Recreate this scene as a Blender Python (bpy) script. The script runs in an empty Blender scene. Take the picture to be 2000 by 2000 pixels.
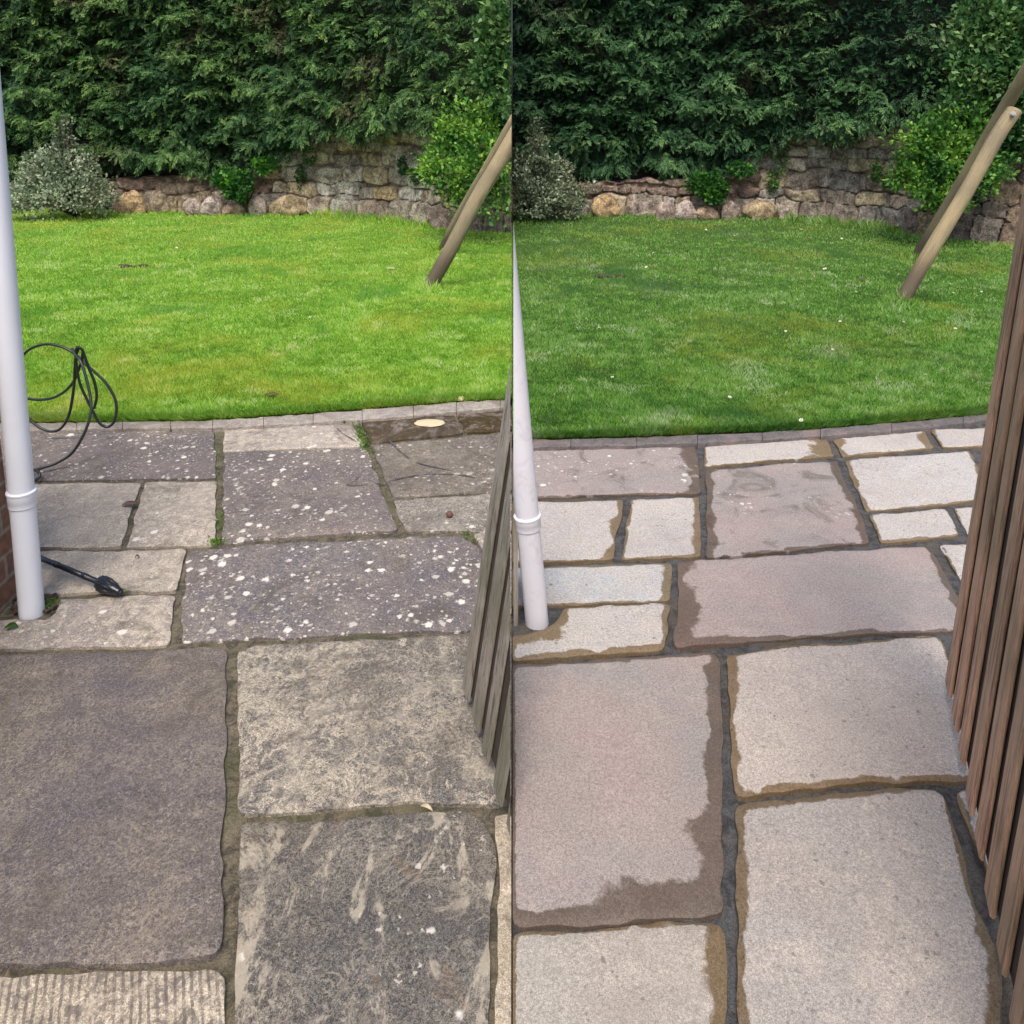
import bpy, bmesh, math, random
import numpy as np
from mathutils import Vector, noise
from mathutils.geometry import delaunay_2d_cdt

SC = bpy.context.scene
COL = SC.collection
R = math.radians
random.seed(7)
RNG = np.random.default_rng(7)

# ------------------------------------------------------------ camera, sky, sun, exposure
F, PITCH, PY0, H = 1550.0, R(10.0), 483.0, 1.5
cam = bpy.data.cameras.new('camera')
cam.sensor_width = 36; cam.lens = F / 2000 * 36
cam.shift_y = -(1000 - PY0) / 2000
cam.clip_start = 0.05; cam.clip_end = 500
camo = bpy.data.objects.new('camera', cam); COL.objects.link(camo)
camo.location = (0, 0, H); camo.rotation_euler = (R(90) - PITCH, 0, 0)
SC.camera = camo
SUN_EL, SUN_AZ = 60, 187            # azimuth measured from +Y towards +X
w = bpy.data.worlds.new('World'); SC.world = w; w.use_nodes = True
wn = w.node_tree.nodes; bg = wn['Background']
sky = wn.new('ShaderNodeTexSky'); sky.sky_type = 'NISHITA'; sky.sun_disc = False
sky.sun_elevation = R(SUN_EL); sky.sun_rotation = R(SUN_AZ)
sky.air_density = 1.0; sky.dust_density = 4.0; sky.ozone_density = 1.0
w.node_tree.links.new(sky.outputs[0], bg.inputs[0]); bg.inputs[1].default_value = 0.14
sl = bpy.data.lights.new('sun', 'SUN'); sl.energy = 1.5; sl.angle = R(24); sl.color = (1, .96, .9)
slo = bpy.data.objects.new('sun', sl); COL.objects.link(slo)
sd = Vector((math.sin(R(SUN_AZ)) * math.cos(R(SUN_EL)), math.cos(R(SUN_AZ)) * math.cos(R(SUN_EL)), math.sin(R(SUN_EL))))
slo.rotation_euler = (-sd).to_track_quat('-Z', 'Y').to_euler(); slo.location = sd * 20
SC.view_settings.view_transform = 'Standard'; SC.view_settings.look = 'None'
SC.view_settings.exposure = 0.72; SC.view_settings.gamma = 1

# ------------------------------------------------------------ helpers
CP, SP = math.cos(PITCH), math.sin(PITCH)
def ray(px, py):
    v = py - PY0
    return Vector((px - 1000, F * CP - v * SP, -(F * SP + v * CP)))
def G(px, py, z=0.0):                       # point of the horizontal plane z seen at a photo position
    d = ray(px, py); return Vector((0, 0, H)) + d * ((H - z) / -d.z)
def P(px, py, Y):                           # point at distance Y seen at a photo position
    d = ray(px, py); return Vector((0, 0, H)) + d * (Y / d.y)
def proj(X, Y, Z):
    dz = Z - H
    fw = Y * CP - dz * SP; dn = -Y * SP - dz * CP
    return 1000 + F * X / fw, PY0 + F * dn / fw

def tag(o, label=None, cat=None, group=None, kind=None):
    if label: o['label'] = label
    if cat: o['category'] = cat
    if group: o['group'] = group
    if kind: o['kind'] = kind
    return o
def empty(name, loc):
    o = bpy.data.objects.new(name, None); COL.objects.link(o); o.location = loc
    o.empty_display_size = .1
    return o
def link(name, me, mats, parent=None):
    for m in (mats if isinstance(mats, (list, tuple)) else [mats]): me.materials.append(m)
    o = bpy.data.objects.new(name, me); COL.objects.link(o)
    if parent is not None:
        o.parent = parent; o.location = -parent.location     # meshes are written in world coordinates
    return o
def np_mesh(name, V, Fc, attrs=None, smooth=False, cols=None, matidx=None):
    """V (n,3); Fc (m,k) constant k"""
    me = bpy.data.meshes.new(name); V = np.asarray(V, np.float32); Fc = np.asarray(Fc, np.int32)
    k = Fc.shape[1]; m = len(Fc)
    me.vertices.add(len(V)); me.vertices.foreach_set('co', V.ravel())
    me.loops.add(m * k); me.loops.foreach_set('vertex_index', Fc.ravel())
    me.polygons.add(m); me.polygons.foreach_set('loop_start', np.arange(0, m * k, k, dtype=np.int32))
    if smooth: me.polygons.foreach_set('use_smooth', np.ones(m, bool))
    if matidx is not None: me.polygons.foreach_set('material_index', np.asarray(matidx, np.int32))
    for n, a in (attrs or {}).items():
        at = me.attributes.new(n, 'FLOAT', 'POINT'); at.data.foreach_set('value', np.asarray(a, np.float32))
    if cols is not None:
        at = me.attributes.new('stone', 'FLOAT_COLOR', 'POINT'); at.data.foreach_set('color', np.asarray(cols, np.float32).ravel())
    me.update(calc_edges=True); me.validate()
    return me
def bm_mesh(name, bm, smooth=True):
    me = bpy.data.meshes.new(name); bm.normal_update(); bm.to_mesh(me); bm.free()
    if smooth:
        for p in me.polygons: p.use_smooth = True
    return me
def tube(bm, pts, rad, n=10, caps=True, mat=0, rough=0.0):
    """tube along pts; rad number or list"""
    pts = [Vector(p) for p in pts]; rings = []
    up = Vector((0.13, 0.21, 0.97))
    for i, p in enumerate(pts):
        t = (pts[min(i + 1, len(pts) - 1)] - pts[max(i - 1, 0)]).normalized()
        a = up - t * up.dot(t)
        if a.length < 1e-3: a = Vector((1, 0, 0)) - t * t.x
        a.normalize(); b = t.cross(a); up = a
        r = rad[i] if hasattr(rad, '__len__') else rad
        ring = []
        for k in range(n):
            an = 2 * math.pi * k / n
            q = p + (a * math.cos(an) + b * math.sin(an)) * r
            if rough: q += (q - p).normalized() * rough * noise.noise(q * 9 + Vector((k * .3, 0, 0)))
            ring.append(bm.verts.new(q))
        rings.append(ring)
    for i in range(len(rings) - 1):
        for k in range(n):
            f = bm.faces.new((rings[i][k], rings[i][(k + 1) % n], rings[i + 1][(k + 1) % n], rings[i + 1][k])); f.material_index = mat
    if caps:
        bm.faces.new(rings[0][::-1]).material_index = mat; bm.faces.new(rings[-1]).material_index = mat
    return rings
def smooth_path(pts, sub=6):
    pts = [Vector(p) for p in pts]; out = []
    for i in range(len(pts) - 1):
        p0 = pts[max(i - 1, 0)]; p1 = pts[i]; p2 = pts[i + 1]; p3 = pts[min(i + 2, len(pts) - 1)]
        for s in range(sub):
            t = s / sub
            out.append(.5 * ((2 * p1) + (p2 - p0) * t + (2 * p0 - 5 * p1 + 4 * p2 - p3) * t * t + (3 * p1 - p0 - 3 * p2 + p3) * t ** 3))
    out.append(pts[-1]); return out
def box(bm, lo, hi, mat=0, bev=0.0):
    r = bmesh.ops.create_cube(bm, size=1.0)
    vs = r['verts']
    for v in vs:
        v.co = Vector([(lo[i] + hi[i]) / 2 + v.co[i] * (hi[i] - lo[i]) for i in range(3)])
    fs = set(f for v in vs for f in v.link_faces)
    for f in fs: f.material_index = mat
    if bev:
        es = set(e for v in vs for e in v.link_edges)
        bmesh.ops.bevel(bm, geom=list(es), offset=bev, segments=2, affect='EDGES', profile=.6)
    return vs
def cut_x(bm, side, x=0.004):
    """both gardens end at the plane X = 0: side -1 keeps X < 0, side +1 keeps X > 0"""
    geom = bm.verts[:] + bm.edges[:] + bm.faces[:]
    r = bmesh.ops.bisect_plane(bm, geom=geom, plane_co=(side * x, 0, 0), plane_no=(side, 0, 0), clear_inner=True)
    es = [g for g in r['geom_cut'] if isinstance(g, bmesh.types.BMEdge)]
    if es:
        try: bmesh.ops.holes_fill(bm, edges=es, sides=0)
        except Exception: pass

# ------------------------------------------------------------ materials
class N:
    def __init__(s, name):
        s.m = bpy.data.materials.new(name); s.m.use_nodes = True; s.t = s.m.node_tree
        s.b = s.t.nodes['Principled BSDF']; s.out = s.t.nodes['Material Output']
        s.pos = s.new('ShaderNodeNewGeometry').outputs['Position']
    def new(s, k, **kw):
        n = s.t.nodes.new(k)
        for a, v in kw.items(): setattr(n, a, v)
        return n
    def put(s, sock, v):
        if isinstance(v, bpy.types.NodeSocket): s.t.links.new(v, sock)
        elif isinstance(v, (tuple, list)) and len(v) == 3 and sock.type == 'RGBA': sock.default_value = (*v, 1)
        else: sock.default_value = v
    def noise(s, scale, detail=4, rough=.55, dist=0, vec=None, off=None):
        n = s.new('ShaderNodeTexNoise'); v = vec or s.pos
        if off is not None: v = s.vmath('ADD', v, (off, off * 1.7, off * .3))
        s.put(n.inputs['Vector'], v); n.inputs['Scale'].default_value = scale
        n.inputs['Detail'].default_value = detail; n.inputs['Roughness'].default_value = rough
        n.inputs['Distortion'].default_value = dist
        return n.outputs['Fac']
    def vmath(s, op, a, b):
        n = s.new('ShaderNodeVectorMath', operation=op); s.put(n.inputs[0], a); s.put(n.inputs[1], b); return n.outputs[0]
    def math(s, op, a, b=0.0, clamp=False):
        n = s.new('ShaderNodeMath', operation=op, use_clamp=clamp); s.put(n.inputs[0], a); s.put(n.inputs[1], b); return n.outputs[0]
    def ramp(s, v, a, b):                       # smooth 0..1 between a and b (a > b reverses)
        n = s.new('ShaderNodeMapRange', interpolation_type='SMOOTHSTEP', clamp=True)
        s.put(n.inputs['Value'], v)
        if a < b: n.inputs['From Min'].default_value = a; n.inputs['From Max'].default_value = b
        else:
            n.inputs['From Min'].default_value = b; n.inputs['From Max'].default_value = a
            n.inputs['To Min'].default_value = 1; n.inputs['To Max'].default_value = 0
        return n.outputs['Result']
    def mix(s, f, a, b, mode='MIX'):
        n = s.new('ShaderNodeMix', data_type='RGBA', blend_type=mode)
        s.put(n.inputs['Factor'], f); s.put(n.inputs['A'], a); s.put(n.inputs['B'], b); return n.outputs['Result']
    def vor(s, scale, vec=None, feature='F1', rnd=1.0):
        n = s.new('ShaderNodeTexVoronoi', feature=feature); s.put(n.inputs['Vector'], vec or s.pos)
        n.inputs['Scale'].default_value = scale; n.inputs['Randomness'].default_value = rnd
        return n
    def attr(s, name, col=False):
        n = s.new('ShaderNodeAttribute', attribute_name=name); return n.outputs['Color' if col else 'Fac']
    def bump(s, h, strength, dist=.01):
        n = s.new('ShaderNodeBump'); s.put(n.inputs['Height'], h)
        n.inputs['Strength'].default_value = strength; n.inputs['Distance'].default_value = dist
        s.put(s.b.inputs['Normal'], n.outputs[0])
    def base(s, c): s.put(s.b.inputs['Base Color'], c)
    def rough(s, r): s.put(s.b.inputs['Roughness'], r)

def slab_mat(name, c1, c2, pale, amt=.5, ms=25, edge=(.46, .62), lichen=0, pits=0, groove=False, wet=(.45, .38, .30), grain=.25,
             algae=0, dust=0., streak=0., vein=0., warm=.94, seed=0., stretch=None, spec=.25):
    n = N(name)
    vec = n.vmath('ADD', n.pos, (seed, seed * .7, 0))
    sv = n.vmath('MULTIPLY', vec, stretch) if stretch else vec
    a = n.noise(2.2, 5, .6, .4, vec)
    col = n.mix(n.ramp(a, .35, .65), c1, c2)
    m = n.noise(ms, 9, .72, 1.1, sv)
    big = n.noise(1.7, 3, .5, .6, n.vmath('ADD', vec, (5, 3, 1)))
    # pale bloom clusters in drifts
    mm = n.math('ADD', m, n.math('MULTIPLY', n.math('SUBTRACT', big, .5), .35))
    col = n.mix(n.math('MULTIPLY', n.ramp(mm, *edge), amt), col, pale)
    g = n.noise(430, 4, .9, 0, vec)
    col = n.mix(grain, col, n.mix(n.ramp(g, .40, .60), (.12, .12, .12), (.88, .88, .88)), 'OVERLAY')
    g2 = n.noise(150, 5, .85, .2, vec)
    col = n.mix(grain * 1.0, col, n.mix(n.ramp(g2, .38, .62), (.25, .25, .25), (.75, .75, .75)), 'OVERLAY')
    h = n.math('ADD', n.math('MULTIPLY', m, .6), n.math('MULTIPLY', g2, .35))
    if streak:
        sn = n.noise(5.5, 10, .76, 1.0, n.vmath('ADD', n.vmath('MULTIPLY', vec, (1.3, .75, 1)), (3, 3, 3)))
        col = n.mix(n.math('MULTIPLY', n.ramp(sn, .515, .585), streak), col, pale)
        sn2 = n.noise(9, 8, .7, 1.0, n.vmath('ADD', vec, (7, 2, 3)))
        col = n.mix(n.math('MULTIPLY', n.ramp(sn2, .58, .68), streak * .6), col, (.20, .13, .075))
        col = n.mix(n.math('MULTIPLY', n.ramp(sn2, .44, .36), streak * .7), col, (.06, .06, .065))
    if vein:
        for sc_, wd_, k_ in ((13, .035, 1.), (31, .05, .8)):
            vn = n.math('ABSOLUTE', n.math('SUBTRACT', n.noise(sc_, 7, .62, 1.6, n.vmath('ADD', vec, (sc_, 2, 1))), .5))
            msk = n.ramp(n.noise(6, 4, .6, .8, n.vmath('ADD', vec, (0, sc_, 3))), .42, .60)
            col = n.mix(n.math('MULTIPLY', n.math('MULTIPLY', n.ramp(vn, wd_, .0), msk), vein * k_), col, pale)
            vd = n.math('ABSOLUTE', n.math('SUBTRACT', n.noise(sc_ * 1.3, 7, .62, 1.6, n.vmath('ADD', vec, (sc_, 9, 4))), .5))
            col = n.mix(n.math('MULTIPLY', n.math('MULTIPLY', n.ramp(vd, wd_ * .7, .0), msk), vein * .6), col, (.05, .047, .045))
    grm = n.ramp(n.noise(5.5, 7, .7, 1.0, n.vmath('ADD', vec, (4, 4, 9))), .50, .68)
    if lichen or vein or dust: col = n.mix(n.math('MULTIPLY', grm, .62), col, (.085, .074, .06))
    if dust:
        dm = n.math('MULTIPLY', n.ramp(n.noise(135, 6, .95, .4, vec), .52, .575), n.ramp(n.noise(3.2, 5, .65, 1.2, n.vmath('ADD', vec, (1, 6, 2))), .42, .66))
        col = n.mix(n.math('MULTIPLY', dm, dust), col, pale)
    if groove:
        wv = n.new('ShaderNodeTexWave', wave_type='BANDS', bands_direction='X')
        sx_ = n.new('ShaderNodeSeparateXYZ'); n.put(sx_.inputs[0], n.pos); cx_ = n.new('ShaderNodeCombineXYZ'); n.put(cx_.inputs[0], n.math('ADD', sx_.outputs[0], n.math('MULTIPLY', sx_.outputs[1], .45))); n.put(cx_.inputs[1], n.math('MULTIPLY', sx_.outputs[1], .3)); n.put(wv.inputs['Vector'], cx_.outputs[0])
        wv.inputs['Scale'].default_value = 21; wv.inputs['Distortion'].default_value = 1.6; wv.inputs['Detail'].default_value = 4
        wv.inputs['Detail Scale'].default_value = 2.2
        brk = n.ramp(n.noise(12, 6, .75, .8, vec), .40, .56)
        col = n.mix(n.math('MULTIPLY', n.ramp(n.noise(34, 7, .75, .8, vec), .50, .58), .75), col, (.13, .115, .105))
        gm = n.math('MULTIPLY', n.ramp(wv.outputs['Fac'], .45, .15), n.math('ADD', n.math('MULTIPLY', brk, .7), .15))
        col = n.mix(n.math('MULTIPLY', gm, .85), col, (.10, .085, .085))
        h = n.math('SUBTRACT', h, n.math('MULTIPLY', gm, .8))
    if lichen:
        dv = n.vmath('ADD', n.pos, n.vmath('MULTIPLY', n.new('ShaderNodeTexNoise').outputs['Color'], (.0, .0, .0)))
        wob = n.new('ShaderNodeTexNoise'); n.put(wob.inputs['Vector'], n.pos); wob.inputs['Scale'].default_value = 95
        dv = n.vmath('ADD', vec, n.vmath('MULTIPLY', wob.outputs['Color'], (.020, .020, .0)))
        dens = n.noise(2.6, 3, .6, .5, n.vmath('ADD', vec, (9, 1, 4)))
        for sc, rr, k in ((22, .34, .95), (40, .34, .85), (80, .36, .6)):
            v = n.vor(sc, dv)
            sep = n.new('ShaderNodeSeparateColor'); n.put(sep.inputs[0], v.outputs['Color'])
            rad = n.math('MULTIPLY', sep.outputs[0], rr)
            on = n.ramp(n.math('ADD', n.math('MULTIPLY', sep.outputs[1], .5), dens), 1.08 - lichen * .46, 1.12 - lichen * .46)
            ms_ = n.math('MULTIPLY', n.ramp(n.math('SUBTRACT', v.outputs['Distance'], rad), .06, -.06), n.math('MULTIPLY', n.math('MULTIPLY', on, k), n.math('ADD', .6, n.math('MULTIPLY', sep.outputs[2], .6), True)))
            col = n.mix(ms_, col, (.66, .63, .58))
    if pits:
        wp = n.new('ShaderNodeTexNoise'); n.put(wp.inputs['Vector'], vec); wp.inputs['Scale'].default_value = 120
        pv = n.vmath('ADD', vec, n.vmath('MULTIPLY', wp.outputs['Color'], (.016, .016, 0)))
        dn = n.noise(5.5, 5, .75, .8, n.vmath('ADD', vec, (2, 8, 4)))
        for sc_, k_ in ((62, .75), (125, .8)):
            v = n.vor(sc_, pv); sep = n.new('ShaderNodeSeparateColor'); n.put(sep.inputs[0], v.outputs['Color'])
            on = n.ramp(n.math('ADD', n.math('MULTIPLY', sep.outputs[0], .35), dn), .80 - pits * .15, .84 - pits * .15)
            pm = n.math('MULTIPLY', n.ramp(n.math('SUBTRACT', v.outputs['Distance'], n.math('MULTIPLY', sep.outputs[1], .30)), .10, -.06), on)
            pm = n.math('MULTIPLY', pm, n.math('ADD', .25, n.math('MULTIPLY', sep.outputs[2], .6)))
            col = n.mix(n.math('MULTIPLY', pm, k_), col, (.12, .11, .105))
            h = n.math('SUBTRACT', h, n.math('MULTIPLY', pm, .4))
        sm = n.ramp(n.noise(2.6, 5, .7, 1.2, n.vmath('ADD', vec, (11, 2, 5))), .50, .72)
        col = n.mix(n.math('MULTIPLY', sm, .30), col, (.26, .235, .215))
    if algae:
        am = n.math('MULTIPLY', n.ramp(n.noise(7, 6, .7, 1.2, vec), .35, .55), algae)
        col = n.mix(am, col, (.045, .032, .014))
        col = n.mix(n.math('MULTIPLY', n.ramp(n.noise(42, 6, .8, .8, vec), .52, .68), algae * .8), col, (.30, .20, .08))
    wt = n.attr('wet')
    wm = n.math('ADD', wt, n.math('MULTIPLY', n.math('SUBTRACT', n.noise(52, 5, .62, .4), .5), .5))
    wm = n.ramp(wm, .44, .60)
    rim = n.math('MULTIPLY', n.noise(130, 3, .6, 0), .5)
    col = n.mix(n.math('MULTIPLY', wm, n.math('ADD', .82, n.math('MULTIPLY', n.noise(14, 4, .6, .5, vec), .3), True)), col, n.mix(1.0, col, wet, 'MULTIPLY'))
    col = n.mix(1.0, col, (1.02, .99, warm), 'MULTIPLY')
    n.base(col)
    n.rough(n.mix(wm, (.85, .85, .85), (.42, .42, .42)))
    n.b.inputs['Specular IOR Level'].default_value = spec
    n.bump(n.math('ADD', h, n.math('MULTIPLY', g, .35)), .5, .0035)
    return n.m

def leaf_mat(name, cols, trans=.3, rough=.5, patch=None, ps=.8):
    n = N(name)
    t = n.attr('tint')
    cr = n.new('ShaderNodeValToRGB'); el = cr.color_ramp.elements
    while len(el) < len(cols): el.new(.5)
    for i, (p, c) in enumerate(cols): el[i].position = p; el[i].color = (*c, 1)
    n.put(cr.inputs[0], t); col = cr.outputs[0]
    if patch:
        for c, off, lo, hi, am in patch:
            col = n.mix(n.math('MULTIPLY', n.ramp(n.noise(ps, 4, .6, .6, None, off), lo, hi), am), col, c)
    n.base(col); n.rough(rough); n.b.inputs['Specular IOR Level'].default_value = .25
    tr = n.new('ShaderNodeBsdfTranslucent'); n.put(tr.inputs['Color'], col)
    mx = n.new('ShaderNodeMixShader'); mx.inputs[0].default_value = trans
    n.t.links.new(n.b.outputs[0], mx.inputs[1]); n.t.links.new(tr.outputs[0], mx.inputs[2])
    n.t.links.new(mx.outputs[0], n.out.inputs['Surface'])
    return n.m

def simple(name, c, rough=.6, var=.15, scale=20, bump=0., c2=None):
    n = N(name); a = n.noise(scale, 6, .65, .3)
    c2 = c2 or tuple(x * (1 - var) for x in c)
    n.base(n.mix(n.ramp(a, .35, .65), c, c2)); n.rough(rough)
    if bump: n.bump(a, bump, .01)
    return n.m

def wood_mat(name, c1, c2, c3, green=0.):
    n = N(name)
    v = n.vmath('MULTIPLY', n.pos, (1, 1, .045))
    a = n.noise(75, 6, .7, .6, v); b = n.noise(2.5, 4, .6, .3)
    fine = n.noise(420, 3, .7, .2, n.vmath('MULTIPLY', n.pos, (1, 1, .03)))
    col = n.mix(n.ramp(b, .35, .65), c1, c2)
    col = n.mix(n.math('MULTIPLY', n.ramp(a, .52, .36), .8), col, c3)
    col = n.mix(n.math('MULTIPLY', n.ramp(fine, .5, .35), .35), col, c3)
    if green: col = n.mix(n.math('MULTIPLY', n.ramp(n.noise(3.1, 4, .6, .2, None, 4.), .42, .6), green), col, (.10, .105, .05))
    n.base(col); n.rough(.8); n.bump(n.math('ADD', a, n.math('MULTIPLY', fine, .5)), .5, .004)
    return n.m

def pole_mat():
    n = N('weathered_round_wood')
    tc = n.new('ShaderNodeTexCoord'); v = n.vmath('MULTIPLY', tc.outputs['Object'], (1, 1, 1))
    at = n.attr('along')
    cmb = n.new('ShaderNodeCombineXYZ'); n.put(cmb.inputs[0], n.attr('around')); n.put(cmb.inputs[1], at)
    a = n.noise(5, 7, .7, .5, n.vmath('MULTIPLY', cmb.outputs[0], (6, .8, 1)))
    b = n.noise(1.6, 4, .6, .3)
    col = n.mix(n.ramp(b, .35, .62), (.46, .355, .19), (.31, .25, .15))
    col = n.mix(n.math('MULTIPLY', n.ramp(a, .54, .44), .75), col, (.15, .12, .08))
    foot = n.ramp(n.math('ADD', at, n.math('MULTIPLY', n.math('SUBTRACT', a, .5), .5)), .62, .25)
    col = n.mix(n.math('MULTIPLY', foot, .8), col, (.085, .06, .045))
    n.base(col); n.rough(.75); n.bump(a, .6, .008)
    return n.m

M = {}
M['mortar_old'] = None
def mortar(name, c1, c2, c3, g, bumps=.8):
    n = N(name)
    a = n.noise(28, 7, .75, .6); b = n.noise(4, 4, .6, .6); f = n.noise(260, 3, .8)
    col = n.mix(n.ramp(a, .4, .62), c1, c2)
    col = n.mix(n.math('MULTIPLY', n.ramp(b, .48, .66), g), col, c3)
    col = n.mix(.45, col, n.mix(n.ramp(f, .35, .65), (.15, .15, .15), (.85, .85, .85)), 'OVERLAY')
    n.base(col); n.rough(.9); n.bump(n.math('ADD', a, f), bumps, .008)
    return n.m
M['mortar_old'] = mortar('mossy_old_mortar', (.23, .19, .125), (.075, .066, .045), (.10, .105, .035), .6, 1.0)
M['mortar_new'] = mortar('grey_fresh_mortar', (.125, .122, .122), (.048, .046, .046), (.14, .11, .075), .8, 1.0)
M['edging_l'] = mortar('pale_weathered_edging', (.46, .40, .34), (.30, .265, .235), (.20, .17, .13), .6)
M['edging_r'] = mortar('brown_grey_edging', (.19, .165, .155), (.12, .108, .105), (.30, .22, .20), .6)
M['soil'] = mortar('garden_soil', (.10, .065, .045), (.05, .035, .025), (.05, .06, .02), .4)
M['upvc'] = simple('white_plastic_pipe', (.80, .81, .85), .32, .04, 3)
def upvc_dirty():
    n = N('stained_white_plastic')
    a = n.noise(22, 6, .7, .4); f = n.noise(200, 3, .7)
    col = n.mix(n.math('MULTIPLY', n.ramp(a, .5, .72), .3), (.74, .73, .77), (.42, .37, .37))
    col = n.mix(n.math('MULTIPLY', n.ramp(f, .66, .72), .5), col, (.2, .16, .16))
    n.base(col); n.rough(.35); return n.m
M['upvc_r'] = upvc_dirty()
M['rubber'] = simple('black_rubber', (.022, .026, .026), .38, .3, 40)
M['black_plastic'] = simple('black_plastic', (.012, .014, .02), .3, .3, 60)
M['pole'] = pole_mat()
M['gate_old'] = wood_mat('grey_weathered_timber', (.30, .26, .21), (.36, .33, .285), (.06, .045, .035), .5)
M['gate_new'] = wood_mat('brown_weathered_timber', (.66, .39, .25), (.56, .36, .23), (.19, .105, .07), .35)
M['gate_back'] = simple('gap_shade_timber', (.055, .036, .027), .9, .3, 30)  # timber darkened to paint the recess shade between the gate slats
M['brick'] = None
def brick():
    n = N('red_brick')
    t = n.new('ShaderNodeTexBrick')
    sep = n.new('ShaderNodeSeparateXYZ'); n.put(sep.inputs[0], n.pos)
    c = n.new('ShaderNodeCombineXYZ'); n.put(c.inputs[0], n.math('ADD', sep.outputs[0], sep.outputs[1])); n.put(c.inputs[1], sep.outputs[2])
    n.put(t.inputs['Vector'], c.outputs[0]); t.inputs['Scale'].default_value = 1
    t.inputs['Color1'].default_value = (.22, .10, .06, 1); t.inputs['Color2'].default_value = (.16, .085, .055, 1)
    t.inputs['Mortar'].default_value = (.24, .20, .16, 1); t.inputs['Brick Width'].default_value = .225
    t.inputs['Row Height'].default_value = .075; t.inputs['Mortar Size'].default_value = .006
    n.base(n.mix(.5, t.outputs[0], n.mix(n.ramp(n.noise(40, 6), .35, .65), (.3, .3, .3), (.7, .7, .7)), 'OVERLAY')); n.rough(.9)
    n.bump(t.outputs[1], -.5, .006)
    return n.m
M['brick'] = brick()
def stones_mat():
    n = N('rubble_stone')
    c = n.attr('stone', True)
    a = n.noise(7, 7, .7, .6); f = n.noise(45, 5, .8, .4); b = n.noise(15, 5, .7, .8, None, 3.)
    col = n.mix(.85, c, n.mix(n.ramp(a, .36, .62), (.18, .16, .15), (.82, .80, .76)), 'OVERLAY')
    col = n.mix(n.math('MULTIPLY', n.ramp(n.noise(3.2, 5, .7, .6, None, 8.), .48, .64), .45), col, (.25, .165, .125))
    col = n.mix(n.math('MULTIPLY', n.ramp(b, .56, .68), .5), col, (.40, .40, .36))
    col = n.mix(n.math('MULTIPLY', n.ramp(b, .42, .30), .6), col, (.07, .06, .05))
    col = n.mix(.7, col, n.mix(n.ramp(f, .36, .64), (.15, .15, .15), (.85, .85, .85)), 'OVERLAY')
    n.base(col); n.rough(.92); n.bump(n.math('ADD', f, a), .9, .03)
    return n.m
M['stones'] = stones_mat()
M['wall_core'] = mortar('red_brown_earth_mortar', (.17, .11, .085), (.085, .058, .045), (.22, .18, .14), .6)

# foliage
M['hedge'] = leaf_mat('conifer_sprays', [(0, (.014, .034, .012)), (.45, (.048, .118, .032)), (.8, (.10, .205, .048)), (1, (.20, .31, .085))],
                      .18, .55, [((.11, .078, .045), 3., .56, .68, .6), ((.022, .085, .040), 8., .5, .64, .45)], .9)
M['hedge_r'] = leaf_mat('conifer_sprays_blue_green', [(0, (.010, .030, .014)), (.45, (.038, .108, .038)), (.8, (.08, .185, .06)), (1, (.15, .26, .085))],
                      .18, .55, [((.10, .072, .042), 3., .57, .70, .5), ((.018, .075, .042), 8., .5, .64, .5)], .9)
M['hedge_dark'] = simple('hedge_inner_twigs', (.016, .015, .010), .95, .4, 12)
M['bush'] = leaf_mat('glossy_green_leaves', [(0, (.02, .08, .02)), (.4, (.09, .25, .04)), (1, (.34, .55, .08))], .3, .35)
M['ivy'] = leaf_mat('pale_green_climber_leaves', [(0, (.02, .07, .025)), (.55, (.06, .16, .045)), (1, (.22, .36, .12))], .25, .35)
M['ivy_low'] = leaf_mat('ivy_leaves', [(0, (.015, .05, .02)), (.6, (.04, .15, .025)), (1, (.12, .32, .03))], .3, .4)
M['variegated'] = leaf_mat('grey_green_variegated_leaves', [(0, (.05, .075, .04)), (.5, (.20, .26, .15)), (1, (.60, .66, .48))], .25, .55,
                           [((.17, .16, .07), 2., .55, .68, .5)], 1.5)
M['twig'] = simple('brown_twigs', (.09, .06, .045), .9, .3, 30)
M['grass_l'] = leaf_mat('overexposed_lawn_grass', [(0, (.11, .26, .02)), (.42, (.31, .58, .065)), (.8, (.56, .77, .15)), (1, (.75, .82, .42))],  # stronger light on this lawn is put into the grass colour
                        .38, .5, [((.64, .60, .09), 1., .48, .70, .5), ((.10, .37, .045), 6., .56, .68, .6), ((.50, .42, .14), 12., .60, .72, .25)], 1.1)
M['grass_r'] = leaf_mat('deep_green_lawn_grass', [(0, (.04, .125, .018)), (.42, (.165, .37, .055)), (.8, (.33, .54, .12)), (1, (.55, .64, .38))],
                        .32, .5, [((.40, .42, .06), 1., .50, .70, .5), ((.045, .18, .045), 6., .54, .68, .6), ((.26, .28, .17), 12., .56, .72, .4)], 1.1)
M['weed'] = leaf_mat('weed_leaves', [(0, (.05, .13, .02)), (1, (.22, .36, .06))], .3, .5)
M['petal'] = simple('white_petals', (.8, .8, .78), .6, .05)
M['yellow'] = simple('yellow_centre', (.7, .45, .03), .7, .1)
def turf(name, c1, c2, c3):
    n = N(name); a = n.noise(3, 6, .7, .6); f = n.noise(60, 5, .8)
    col = n.mix(n.ramp(a, .4, .6), c1, c2); col = n.mix(n.ramp(f, .42, .62), col, c3)
    n.base(col); n.rough(.95); n.bump(f, 1, .02); return n.m
M['turf_l'] = turf('overexposed_turf', (.16, .32, .03), (.22, .36, .04), (.12, .22, .02))  # turf colour raised to carry the same stronger light as its grass
M['turf_r'] = turf('deep_turf', (.06, .14, .02), (.09, .15, .025), (.05, .085, .018))
M['leaf_brown'] = simple('dry_brown_leaf', (.16, .08, .06), .7, .3, 60)
M['pale_stone'] = simple('pale_flat_stone', (.62, .52, .33), .8, .15, 60)
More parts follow.
